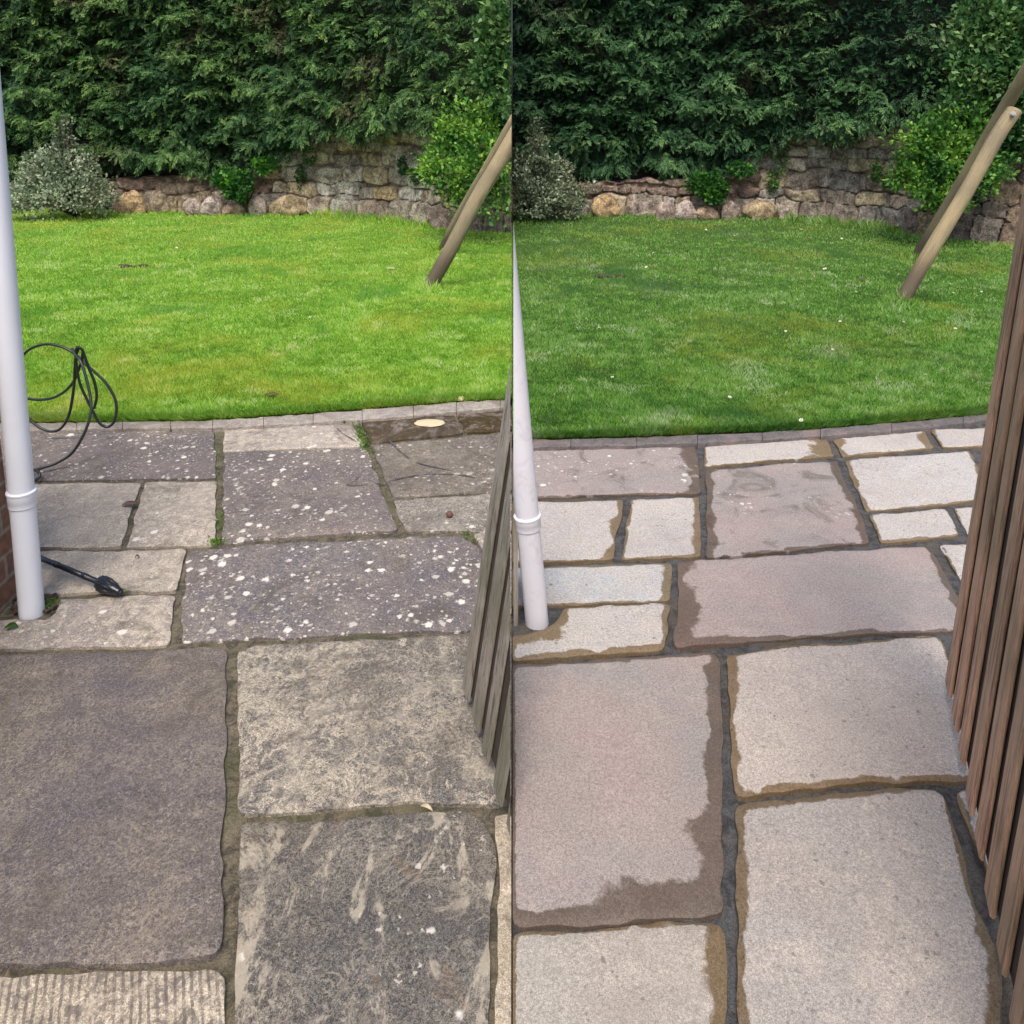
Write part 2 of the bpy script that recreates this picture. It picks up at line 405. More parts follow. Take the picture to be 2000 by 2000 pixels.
M['steel'] = simple('bolt_metal', (.5, .5, .5), .35, .1)
M['wetmark'] = simple('damp_grime', (.10, .085, .085), .8, .4, 60)

# ------------------------------------------------------------ ground
bm = bmesh.new()
vs = [bm.verts.new(p) for p in ((-60, -10, -.09), (60, -10, -.09), (60, 90, -.09), (-60, 90, -.09))]; bm.faces.new(vs)
tag(link('ground', bm_mesh('ground', bm, False), M['soil']), kind='structure')

EDGE_L = [(-500, 836), (60, 825), (233, 823.5), (388, 821), (500, 815), (707, 800), (888, 785), (1000, 780)]
EDGE_R = [(1000, 859), (1041, 858), (1248, 853), (1388, 847), (1500, 843), (1629, 835), (1785, 822), (1927, 808), (2000, 801), (2500, 752)]
LOW_L = [(-500, 852), (60, 842), (189, 838), (419, 836), (500, 832), (715, 819), (896, 804), (1000, 795)]
LOW_R = [(1000, 875), (1044, 874), (1248, 869), (1362, 865), (1500, 858), (1629, 851), (1810, 834), (1926, 822), (2000, 815), (2500, 768)]
FAR_L = [(-500, 408), (0, 408), (200, 413), (580, 419), (620, 421), (700, 424), (800, 437), (870, 449), (1000, 458)]
FAR_R = [(1000, 421), (1122, 420), (1500, 427), (1545, 429), (1620, 434), (1720, 446), (1790, 460), (1925, 476), (2500, 520)]
def interp(pl, x): return float(np.interp(x, [p[0] for p in pl], [p[1] for p in pl]))
def sheet(name, near, far, z, mat, side):
    """flat sheet between two edges given in photo positions"""
    xs = sorted(set([p[0] for p in near] + [p[0] for p in far])); V = []; Fc = []
    for x in xs:
        a = G(x, interp(near, x) - 11, z); b = G(x, interp(far, x), z)
        b = b + (b - Vector((0, 0, z))).normalized() * 2.5
        if abs(x - 1000) < 1: a.x = b.x = side * .0006
        V += [a, b]
    for i in range(len(xs) - 1): Fc.append((2 * i, 2 * i + 2, 2 * i + 3, 2 * i + 1))
    o = link(name, np_mesh(name, [tuple(v) for v in V], Fc), mat); return o
tag(sheet('lawn_ground', EDGE_L, FAR_L, .004, M['turf_l'], -1), kind='structure')
tag(sheet('lawn_ground', EDGE_R, FAR_R, .004, M['turf_r'], 1), kind='structure')

# mortar beds of the two patios (each a structure that carries its slabs)
def bed(name, low, mat, side):
    V = []; Fc = []; nx, ny = 60, 60
    xs = np.linspace(-500, 1000, nx) if side < 0 else np.linspace(1000, 2500, nx)
    for x in xs:
        a = G(x, interp(low, x) - 8, 0); 
        for j in range(ny):
            t = j / (ny - 1); p = a.lerp(G(x, 2250, 0), t)
            if abs(x - 1000) < 1: p.x = side * .0006
            z = -.013 + .006 * noise.noise(p * 11) + .004 * noise.noise(p * 45)
            V.append((p.x, p.y, z))
    for i in range(nx - 1):
        for j in range(ny - 1):
            k = i * ny + j; Fc.append((k, k + 1, k + ny + 1, k + ny))
    return tag(link(name, np_mesh(name, V, Fc, smooth=True), mat), kind='structure')
patio_l = bed('patio', LOW_L, M['mortar_old'], -1)
patio_r = bed('patio', LOW_R, M['mortar_new'], 1)

# edging kerbs
def kerb(up, low, mat, side, step):
    bm = bmesh.new(); x = -480 if side < 0 else 1003; end = 997 if side < 0 else 2480
    rnd = random.Random(3)
    while x < end:
        x2 = min(x + step * rnd.uniform(.85, 1.2), end)
        z = .016 + rnd.uniform(-.003, .004)
        n = 6; top = []; 
        for k in range(n + 1):
            xx = x + .5 + (x2 - x - 1.0) * k / n
            top.append((G(xx, interp(up, xx) + rnd.uniform(-1.3, 1.3), z), G(xx, interp(low, xx) + rnd.uniform(-1.2, 1.2) - 2, z)))
        rows = []
        for a, b in top:
            d = (b - a).normalized() * .006
            rows.append([bm.verts.new(q) for q in (a + Vector((0, 0, -.08)), a - Vector((0, 0, .006)), a + d, b - d, b - Vector((0, 0, .006)), b + Vector((0, 0, -.08)))])
        for i in range(n):
            for j in range(5): bm.faces.new((rows[i][j], rows[i][j + 1], rows[i + 1][j + 1], rows[i + 1][j]))
        bm.faces.new(rows[0][::-1]); bm.faces.new(rows[-1])
        x = x2
    bmesh.ops.recalc_face_normals(bm, faces=bm.faces[:])
    tag(link('kerb', bm_mesh('kerb', bm, False), mat), kind='structure')
kerb(EDGE_L, LOW_L, M['edging_l'], -1, 86)
kerb(EDGE_R, LOW_R, M['edging_r'], 1, 120)

# ------------------------------------------------------------ paving slabs
DARK = dict(c1=(0.156, 0.133, 0.133), c2=(0.108, 0.097, 0.105), pale=(0.336, 0.294, 0.235), amt=.5, ms=55, edge=(.48, .62), grain=.7, dust=.9, vein=.25)
CREAM = dict(c1=(0.342, 0.302, 0.257), c2=(0.252, 0.225, 0.203), pale=(.54, .475, .39), amt=.65, ms=30, edge=(.46, .60), grain=.6, streak=.25, vein=.3)
MOTT = dict(c1=(0.102, 0.099, 0.099), c2=(0.136, 0.126, 0.116), pale=(.46, .41, .33), amt=.62, ms=30, edge=(.46, .60), grain=.95, dust=.6, streak=.3, vein=.6)
PINK = dict(c1=(.305, .250, .240), c2=(.262, .240, .232), pale=(0.348, 0.311, 0.289), amt=.4, ms=7, edge=(.42, .66), grain=.4, wet=(.42, .37, .31))
WHITE = dict(c1=(0.432, 0.408, 0.384), c2=(0.384, 0.360, 0.352), pale=(0.464, 0.416, 0.368), amt=.45, ms=9, edge=(.45, .62), grain=.42, pits=.6, wet=(.43, .34, .215))
def S(base, **kw): d = dict(base); d.update(kw); return d
W = .012
LS = [
 ('dark mauve slab dotted with white lichen behind the downpipe', [(0,846),(418,840),(421,932),(0,943)], S(DARK, lichen=.75), {}),
 ('cream riven slab beside the downpipe', [(0,948),(274,942),(236,1066),(0,1074)], CREAM, {}),
 ('cream riven slab left of the mossy joint', [(283,941),(421,938),(420,1061),(246,1068)], S(CREAM, lichen=.2), {}),
 ('narrow cream slab under the black lance', [(0,1080),(362,1073),(343,1153),(0,1164)], S(CREAM, lichen=.3), {}),
 ('grey slab with a corner cut out around the downpipe', [(118,1167),(342,1160),(328,1256),(0,1278),(0,1217),(97,1206),(107,1190)], S(CREAM, c1=(.26,.235,.22), lichen=.4), {}),
 ('long dark slab thick with white lichen spots', [(369,1075),(500,1061),(700,1052),(898,1043),(938,1073),(988,1222),(914,1226),(707,1234),(500,1243),(353,1253)], S(DARK, lichen=1.0, c2=(.11,.105,.125)), {}),
 ('narrow pale slab at the lawn edge', [(437,838),(500,835),(688,827),(711,871),(437,880)], S(CREAM, lichen=.7, c1=(.36,.32,.29)), {}),
 ('square dark slab dotted with white lichen', [(438,884),(714,875),(776,1034),(500,1052),(434,1062)], S(DARK, lichen=.85), {}),
 ('small wet slab stained with ochre algae', [(706,824),(888,809),(904,846),(724,864)], S(DARK, algae=.9), {}),
 ('grey speckled slab with a curved dirty mark', [(728,868),(1000,844),(1000,958),(766,970)], S(DARK, lichen=.5, algae=.3, c1=(.18,.165,.155), amt=.6), {}),
 ('grey riven slab beside the gate', [(769,977),(955,965),(1000,963),(1000,1036),(900,1036),(792,1037)], S(MOTT, ms=45, lichen=.2, c1=(.22,.205,.195)), {}),
 ('wet ochre stained slab at the lawn edge', [(894,807),(1000,798),(1000,838),(910,845)], S(DARK, algae=1.0), {}),
 ('large smooth dark slab with faint pale dusting', [(0,1287),(250,1273),(430,1263),(441,1275),(440,1480),(432,1640),(436,1836),(420,1868),(207,1878),(0,1887)], S(DARK, amt=.45, ms=90, dust=1.0, vein=.35, edge=(.50,.64), c1=(.125,.107,.101)), {}),
 ('mottled grey and cream riven slab', [(464,1268),(500,1255),(700,1246),(1000,1237),(1000,1564),(805,1566),(500,1586),(470,1588)], MOTT, {}),
 ('mottled dark slab with pale streaks', [(466,1608),(500,1604),(741,1593),(914,1583),(953,1603),(966,1650),(957,1785),(952,2200),(467,2200),(463,1750)], S(MOTT, streak=.62, vein=.35, dust=.45, ms=40, amt=.22, c1=(.085,.083,.082), c2=(.12,.105,.09), edge=(.48,.62), lichen=.2), {}),
 ('buff slab at the edge of the gateway', [(962,1590),(1000,1585),(1000,2200),(962,2200),(966,1790),(974,1650)], S(CREAM, c1=(.38,.32,.24), c2=(.33,.28,.21)), {}),
 ('cream slab tooled with vertical grooves', [(0,1912),(222,1901),(419,1896),(437,1914),(442,2200),(0,2200)], S(CREAM, groove=True, grain=.7, c1=(.40,.35,.27), c2=(.34,.29,.23)), {}),
 ('buff sliver slab beside the downpipe corner', [(925,1040),(1000,1038),(1000,1200),(990,1200),(948,1075)], S(CREAM), {}),
]
RS = [
 ('long clean pink slab with small white specks', [(1000,879),(1360,870),(1367,961),(1000,972)], S(PINK, lichen=.3), {0:.004, 1:.075, 2:.012}),
 ('clean cream slab beside the second downpipe', [(1000,981),(1218,976),(1200,1092),(1000,1099)], WHITE, {0:.006, 1:.04, 2:.014}),
 ('small clean cream slab', [(1232,975),(1367,968),(1369,1086),(1214,1092)], WHITE, {0:.005, 1:.03, 2:.012, 3:.014}),
 ('narrow bluish white slab', [(1000,1108),(1310,1098),(1308,1172),(1000,1186)], S(WHITE, c1=(0.390, 0.406, 0.421)), {0:.022, 1:.04, 2:.012}),
 ('cream slab cut around the foot of the second downpipe', [(1100,1185),(1306,1179),(1299,1267),(1000,1290),(1000,1239),(1070,1228),(1091,1212)], WHITE, {0:.006, 1:.03, 2:.03, 4:.05, 5:.03, 6:.03}),
 ('narrow white slab at the lawn edge', [(1375,871),(1500,862),(1612,854),(1631,890),(1500,899),(1376,911)], WHITE, {2:.10, 3:.008, 4:.008, 5:.02}),
 ('square clean pink slab', [(1381,918),(1500,907),(1634,898),(1680,1000),(1701,1059),(1500,1077),(1380,1088)], S(PINK, lichen=.2), {0:.006, 2:.06, 3:.045, 4:.015, 5:.012, 6:.04}),
 ('white slab at the lawn edge beside the kerb', [(1628,858),(1804,841),(1824,874),(1646,892)], WHITE, {1:.05, 2:.012, 3:.05}),
 ('creamy slab at the lawn edge by the gate', [(1820,838),(2000,821),(2000,867),(1838,873)], S(WHITE, c1=(0.429, 0.390, 0.328)), {0:.008, 2:.012, 3:.02}),
 ('large white pitted slab', [(1650,898),(1894,878),(1945,974),(1905,978),(1692,997)], S(WHITE, pits=.9, c1=(0.437, 0.429, 0.421)), {0:.008, 1:.03, 3:.012, 4:.02}),
 ('small white pitted slab', [(1698,1005),(1846,991),(1874,1045),(1722,1060)], S(WHITE, pits=.8), {0:.006, 2:.02, 3:.012}),
 ('small white slab half behind the gate', [(1862,989),(2000,978),(2000,1042),(1890,1045)], WHITE, {}),
 ('long clean pink slab', [(1325,1097),(1500,1084),(1629,1075),(1806,1065),(1830,1088),(1898,1226),(1862,1229),(1707,1237),(1500,1249),(1318,1264)], PINK, {0:.008, 3:.02, 4:.03, 6:.012, 7:.03, 8:.035, 9:.065}),
 ('white pitted slab behind the gate', [(1839,1064),(2000,1050),(2000,1218),(1908,1222),(1872,1130)], S(WHITE, pits=.8), {}),
 ('large clean pink slab with a wet brown margin', [(1000,1300),(1220,1285),(1388,1274),(1404,1286),(1406,1500),(1411,1655),(1412,1778),(1207,1797),(1000,1806)], PINK, {0:.02, 1:.015, 3:.05, 4:.065, 5:.085, 6:.075, 7:.045}),
 ('large cream slab with dark pits', [(1422,1280),(1500,1264),(1624,1256),(1759,1246),(1834,1242),(1855,1280),(1890,1420),(1905,1517),(1883,1520),(1707,1526),(1500,1544),(1438,1555),(1428,1480)], S(WHITE, c1=(0.390, 0.347, 0.320), c2=(0.359, 0.320, 0.300), pits=1.0), {0:.02, 1:.012, 2:.012, 9:.016, 10:.018, 11:.022, 12:.028, 8:.012, 3:.008, 5:.01}),
 ('large pitted cream slab nearest the gate', [(1438,1574),(1500,1564),(1629,1551),(1759,1539),(1826,1538),(1848,1553),(1868,1634),(1898,1740),(1933,1830),(1955,1875),(1965,2200),(1448,2200),(1440,1800)], S(WHITE, c1=(0.328, 0.312, 0.300), c2=(0.312, 0.285, 0.273), pits=1.2), {0:.022, 1:.018, 2:.014, 5:.012, 6:.014, 7:.025, 8:.025, 9:.03, 11:.022, 12:.022}),
 ('narrow sliver slab under the gate', [(1864,1546),(1893,1539),(1965,1545),(2000,1800),(1956,1790),(1913,1655),(1885,1600)], S(WHITE, pits=.5), {5:.012, 6:.012}),
 ('cream slab in the near corner with an ochre edge', [(1000,1822),(1207,1809),(1388,1797),(1413,1808),(1420,2200),(1000,2200)], S(WHITE, c1=(0.351, 0.332, 0.300), c2=(0.320, 0.289, 0.261), pits=.4), {0:.01, 1:.01, 3:.035, 2:.014}),
]
def seg_d(Pn, a, b):
    ab = b - a; t = np.clip(((Pn - a) @ ab) / (ab @ ab), 0, 1)
    return np.linalg.norm(Pn - (a + t[:, None] * ab), axis=1)
def inside(Pn, poly):
    x, y = Pn[:, 0], Pn[:, 1]; c = np.zeros(len(Pn), bool); n = len(poly)
    for i in range(n):
        x1, y1 = poly[i]; x2, y2 = poly[(i + 1) % n]
        with np.errstate(divide='ignore', invalid='ignore'):
            c ^= ((y1 > y) != (y2 > y)) & (x < (x2 - x1) * (y - y1) / (y2 - y1 + 1e-12) + x1)
    return c
def make_slab(label, px, mat, wets, side, parent, seed):
    pts = []
    for x, y in px:
        if x <= 0: x = -420
        if x >= 2000: x = 2420
        p = G(x, y, 0)
        if x == 1000: p.x = side * .0015
        pts.append(np.array([p.x, p.y]))
    n = len(pts)
    # rounded corners + ragged edge
    bpts = []
    for i in range(n):
        a, b = pts[i], pts[(i + 1) % n]; L = np.linalg.norm(b - a); k = max(1, int(L / .014)); nrm = np.array([-(b - a)[1], (b - a)[0]]) / L
        for j in range(k):
            t = j / k; q = a + (b - a) * t
            dd = min(t, 1 - t) * L; 
            r = noise.noise(Vector((q[0] * 9 + seed, q[1] * 9, 1.3))) * .009 + noise.noise(Vector((q[0] * 30 + seed, q[1] * 30, 5.3))) * .0075
            q = q + nrm * r * side_ok(a, b)
            bpts.append(q)
    # corner rounding by averaging
    B = np.array(bpts)
    for _ in range(1): B = .5 * B + .25 * (np.roll(B, 1, 0) + np.roll(B, -1, 0))
    if side < 0: B[:, 0] = np.minimum(B[:, 0], -.0012)
    else: B[:, 0] = np.maximum(B[:, 0], .0012)
    lo, hi = B.min(0), B.max(0); g = .013
    gx, gy = np.meshgrid(np.arange(lo[0], hi[0], g), np.arange(lo[1], hi[1], g))
    gp = np.stack([gx.ravel(), gy.ravel()], 1); gp += RNG.uniform(-.25, .25, gp.shape) * g
    gp = gp[inside(gp, B)]
    db = np.min([seg_d(gp, B[i], B[(i + 1) % len(B)]) for i in range(len(B))], axis=0)
    gp = gp[db > .006]
    allp = [Vector(p) for p in B] + [Vector(p) for p in gp]
    nb = len(B)
    area = sum(B[i][0] * B[(i + 1) % nb][1] - B[(i + 1) % nb][0] * B[i][1] for i in range(nb))
    loop = list(range(nb)) if area > 0 else list(range(nb))[::-1]
    v2, e2, f2, ov, oe, of = delaunay_2d_cdt(allp, [], [loop], 1, 1e-6)
    V2 = np.array([(v[0], v[1]) for v in v2]); tris = np.array([f for f in f2 if len(f) == 3])
    d = np.min([seg_d(V2, B[i], B[(i + 1) % nb]) for i in range(nb)], axis=0)
    # wet margin 1 at the edge .. 0 inside
    wet = np.zeros(len(V2))
    for i in range(n):
        wi = wets.get(i, .006 if side > 0 else 0) * .60
        if wi <= 0 or max(abs(pts[i][0]), abs(pts[(i + 1) % n][0])) > 3.5 and wi < .007: continue
        de = seg_d(V2, pts[i], pts[(i + 1) % n])
        ns = np.array([1 + 1.0 * noise.noise(Vector((p[0] * 8 + seed * 3, p[1] * 8, i * .7))) + .6 * noise.noise(Vector((p[0] * 19, p[1] * 19, seed))) for p in V2])
        wet = np.maximum(wet, 1 - .5 * de / (wi * 1.15 * np.clip(ns, .3, 1.7)))
    wet = np.clip(wet, 0, 1)
    r = random.Random(seed * 13 + 1)
    top = r.uniform(-.002, .002); tx, ty = r.uniform(-.003, .003), r.uniform(-.003, .003)
    c = V2.mean(0)
    rough = 1.6 if side < 0 else .8
    Z = np.array([top + rough * (.0030 * noise.noise(Vector((p[0] * 6, p[1] * 6, seed))) + 0.0020 * noise.noise(Vector((p[0] * 24, p[1] * 30, seed)))) for p in V2])
    Z += (V2[:, 0] - c[0]) * tx + (V2[:, 1] - c[1]) * ty
    Z -= .0032 * np.clip(1 - d / .010, 0, 1) ** 2
    V = np.column_stack([V2, Z])
    # skirt
    up_ = V[:nb].copy(); low = up_.copy(); low[:, 2] = -.045; t0 = len(V); base = t0 + nb; V = np.vstack([V, up_, low])
    sk = []
    for i in range(nb):
        j = (i + 1) % nb; a, b = (i, j) if area > 0 else (j, i)
        sk.append((t0 + a, base + a, base + b)); sk.append((t0 + a, base + b, t0 + b))
    Fc = np.vstack([tris, np.array(sk)])
    wet = np.concatenate([wet, wet[:nb], wet[:nb]])
    me = np_mesh('paving_slab', V, Fc, {'wet': wet}, smooth=True)
    o = link('paving_slab', me, mat, parent); o['label'] = label
    return o
def side_ok(a, b): return 0.0 if (abs(a[0]) < .01 and abs(b[0]) < .01) else 1.0
for i, (lab, px, kw, wt) in enumerate(LS):
    make_slab(lab, px, slab_mat('old_stone_%d' % i, seed=i * 3.7, **kw), wt, -1, patio_l, i + 1)
for i, (lab, px, kw, wt) in enumerate(RS):
    make_slab(lab, px, slab_mat('clean_stone_%d' % i, seed=i * 2.9 + 50, **kw), wt, 1, patio_r, i + 31)

# curved grime marks on the old patio
def mark(pxs, wid):
    bm = bmesh.new(); pts = smooth_path([G(x, y, .0036) for x, y in pxs], 10); prev = None
    for i, p in enumerate(pts):
        t = (pts[min(i + 1, len(pts) - 1)] - pts[max(i - 1, 0)]).normalized(); nn = Vector((-t.y, t.x, 0))
        wv = wid * .6 * max(.05, .55 + 1.3 * noise.noise(p * 22)) * min(1, i / 4 + .2, (len(pts) - 1 - i) / 4 + .2)
        cur = (bm.verts.new(p + nn * wv), bm.verts.new(p - nn * wv))
        if prev: bm.faces.new((prev[0], prev[1], cur[1], cur[0]))
        prev = cur
    bmesh.ops.recalc_face_normals(bm, faces=bm.faces[:])
    link('grime_mark', bm_mesh('grime_mark', bm), M['wetmark'], patio_l)
mark([(741,826),(752,848),(768,868),(790,888),(815,903),(850,912),(885,920)], .010)
mark([(675,947),(700,948),(745,943),(790,932),(830,926),(880,926),(920,931),(955,945)], .010)
mark([(722,904),(706,925),(692,940),(676,947)], .012)
mark([(655,833),(672,848),(697,862)], .007)
mark([(210,909),(250,910),(300,911)], .003)

# ------------------------------------------------------------ foliage generators
def leaves_mesh(C, D, Nn, L, Wd, tint, fold=.25):
    """rhombic leaf per row: centre-base C, direction D, normal Nn"""
    D = D / np.linalg.norm(D, axis=1, keepdims=True)
    S_ = np.cross(D, Nn); S_ /= np.linalg.norm(S_, axis=1, keepdims=True) + 1e-9
    U = np.cross(S_, D)
    L = L[:, None]; Wd = Wd[:, None]
    a = C; b = C + D * L * .5 + S_ * Wd * .5 + U * Wd * fold; c = C + D * L; d = C + D * L * .5 - S_ * Wd * .5 + U * Wd * fold
    V = np.stack([a, b, c, d], 1).reshape(-1, 3); n = len(C)
    Fc = np.arange(n * 4).reshape(n, 4)
    return V, Fc, np.repeat(tint, 4)
def drop(V, Fc, T, side, x=.004):
    k = ((V[:, 0].reshape(-1, 4) * side) > x).all(1); V = V.reshape(-1, 4, 3)[k].reshape(-1, 3); T = T.reshape(-1, 4)[k].ravel()
    return V, np.arange(len(V)).reshape(-1, 4), T
def vnoise(P3, s, off=0.):
    return np.array([noise.noise(Vector((p[0] * s + off, p[1] * s, p[2] * s))) for p in P3])

HB_L = [(-900, 350), (0, 345), (60, 345), (160, 330), (210, 325), (250, 333), (290, 328), (335, 322), (360, 333), (400, 345), (450, 350), (500, 335), (528, 312), (560, 300), (590, 285), (612, 268), (640, 262), (668, 262), (700, 272), (745, 266), (765, 250), (800, 244), (830, 246), (880, 235), (1000, 225)]
HB_R = [(x + 922, y + 7) for x, y in HB_L]
HY_L = [(-16, 12.0), (-8, 11.65), (-5.9, 11.5), (-4, 11.3), (-3, 10.9), (-2, 10.3), (-1.1, 9.65), (0, 9.15)]
HY_R = [(0, 11.35), (.9, 11.25), (2.6, 11.1), (3.5, 10.7), (4.2, 10.1), (4.8, 9.5), (5.6, 8.95), (12, 8.2)]
HC_L = [(-16, 12.0), (-8, 11.65), (-5.9, 11.5), (-3, 11.25), (-1.6, 10.6), (0, 9.9)]     # woody core stands behind the wall
HC_R = [(0, 11.35), (.9, 11.25), (3.4, 11.0), (4.6, 10.3), (5.8, 9.6), (12, 8.8)]
def make_hedge(side, HB, HY, X0, X1, label, n):
    root = empty('hedge', ((X0 + X1) / 2, 11.5, 0)); tag(root, label, 'hedge')
    # spray positions
    X = RNG.uniform(X0, X1, n); Z = RNG.uniform(.2, 4.3, n)
    Y = np.interp(X, [p[0] for p in HY], [p[1] for p in HY])
    # lumps: rows of overlapping boughs
    P3 = np.column_stack([X, Y, Z])
    l1 = vnoise(P3, 1.1, side * 5.); l2 = vnoise(P3 * np.array([1, 1, 1.9]), 2.6, side * 9.); l3 = vnoise(P3 * np.array([1, 1, 1.5]), 6.5, 3.)
    off = .22 * l1 + .30 * l2 + .20 * l3
    layer = RNG.uniform(0, 1, n) ** 1.3 * .22
    Y2 = Y - off + layer - .05 * (Z < 1.6)
    pxp, pyp = proj(X, Y2, Z)
    hb = np.interp(pxp, [p[0] for p in HB], [p[1] for p in HB]) + 9 * vnoise(P3, 4.) + 4 * RNG.normal(size=n)
    keep = (pyp < hb - 8) & ((X > .0) if side > 0 else (X < .0))
    X, Y2, Z, l3, l2, layer = X[keep], Y2[keep], Z[keep], l3[keep], l2[keep], layer[keep]; n = len(X)
    droop = np.clip(.35 + .5 * vnoise(np.column_stack([X, Y2, Z]), .9, 4.) + RNG.normal(0, .25, n) + np.clip((hb[keep] - pyp[keep]) < 60, 0, 1) * .35, -.1, 1.3)
    ax = np.column_stack([RNG.normal(0, .8, n), -np.abs(RNG.normal(.7, .3, n)), -droop + RNG.normal(0, .35, n)])
    ax /= np.linalg.norm(ax, axis=1, keepdims=True)
    sprayL = RNG.uniform(.07, .155, n) * (1 + .35 * np.clip(1 - (hb[keep] - pyp[keep]) / 80, 0, 1))
    K = 11; Cs, Ds, Ns, Ls, Ws, Ts = [], [], [], [], [], []
    upv = np.column_stack([RNG.normal(0, .35, n), RNG.normal(-.5, .2, n), np.ones(n)])
    lat = np.cross(ax, upv); lat /= np.linalg.norm(lat, axis=1, keepdims=True)
    nr = np.cross(lat, ax)
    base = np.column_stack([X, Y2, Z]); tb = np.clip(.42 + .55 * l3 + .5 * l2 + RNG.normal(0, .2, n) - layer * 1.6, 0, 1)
    for k in range(K):
        t = (k + .5) / K; s = 1 if k % 2 else -1
        c = base + ax * (sprayL * t)[:, None] + nr * (-.25 * sprayL * t * t)[:, None]
        if k == K - 1: d = ax + lat * 0
        else: d = ax * (.55 + .3 * t) + lat * s * (.75 - .35 * t) - np.array([0, 0, .25])
        d = d + RNG.normal(0, .12, d.shape)
        Cs.append(c); Ds.append(d); Ns.append(nr + RNG.normal(0, .3, nr.shape))
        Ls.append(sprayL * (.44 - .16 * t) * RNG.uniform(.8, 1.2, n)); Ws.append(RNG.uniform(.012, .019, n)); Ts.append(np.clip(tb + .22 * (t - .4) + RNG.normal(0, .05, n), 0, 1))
    V, Fc, T = leaves_mesh(np.vstack(Cs), np.vstack(Ds), np.vstack(Ns), np.concatenate(Ls), np.concatenate(Ws), np.concatenate(Ts))
    V, Fc, T = drop(V, Fc, T, side)
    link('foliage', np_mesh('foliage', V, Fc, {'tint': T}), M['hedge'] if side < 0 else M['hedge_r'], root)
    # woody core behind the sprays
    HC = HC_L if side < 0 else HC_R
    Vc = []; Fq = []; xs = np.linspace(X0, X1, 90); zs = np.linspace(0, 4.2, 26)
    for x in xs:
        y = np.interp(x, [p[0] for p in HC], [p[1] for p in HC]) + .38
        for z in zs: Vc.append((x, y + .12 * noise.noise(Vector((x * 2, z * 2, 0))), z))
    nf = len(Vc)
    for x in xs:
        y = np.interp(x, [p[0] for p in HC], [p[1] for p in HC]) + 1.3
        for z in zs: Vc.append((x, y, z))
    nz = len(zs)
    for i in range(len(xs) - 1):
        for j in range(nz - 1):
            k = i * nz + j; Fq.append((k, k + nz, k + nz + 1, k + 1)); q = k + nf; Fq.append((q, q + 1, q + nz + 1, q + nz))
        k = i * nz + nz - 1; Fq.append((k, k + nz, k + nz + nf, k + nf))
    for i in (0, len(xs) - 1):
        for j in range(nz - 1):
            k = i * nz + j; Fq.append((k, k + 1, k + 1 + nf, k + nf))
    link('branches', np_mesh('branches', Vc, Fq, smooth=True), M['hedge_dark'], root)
make_hedge(-1, HB_L, HY_L, -9.5, -.001, 'tall dark conifer hedge above the bright yellow-green lawn', 40000)
make_hedge(1, HB_R, HY_R, .001, 8.5, 'tall dark conifer hedge above the deep green daisy lawn', 36000)

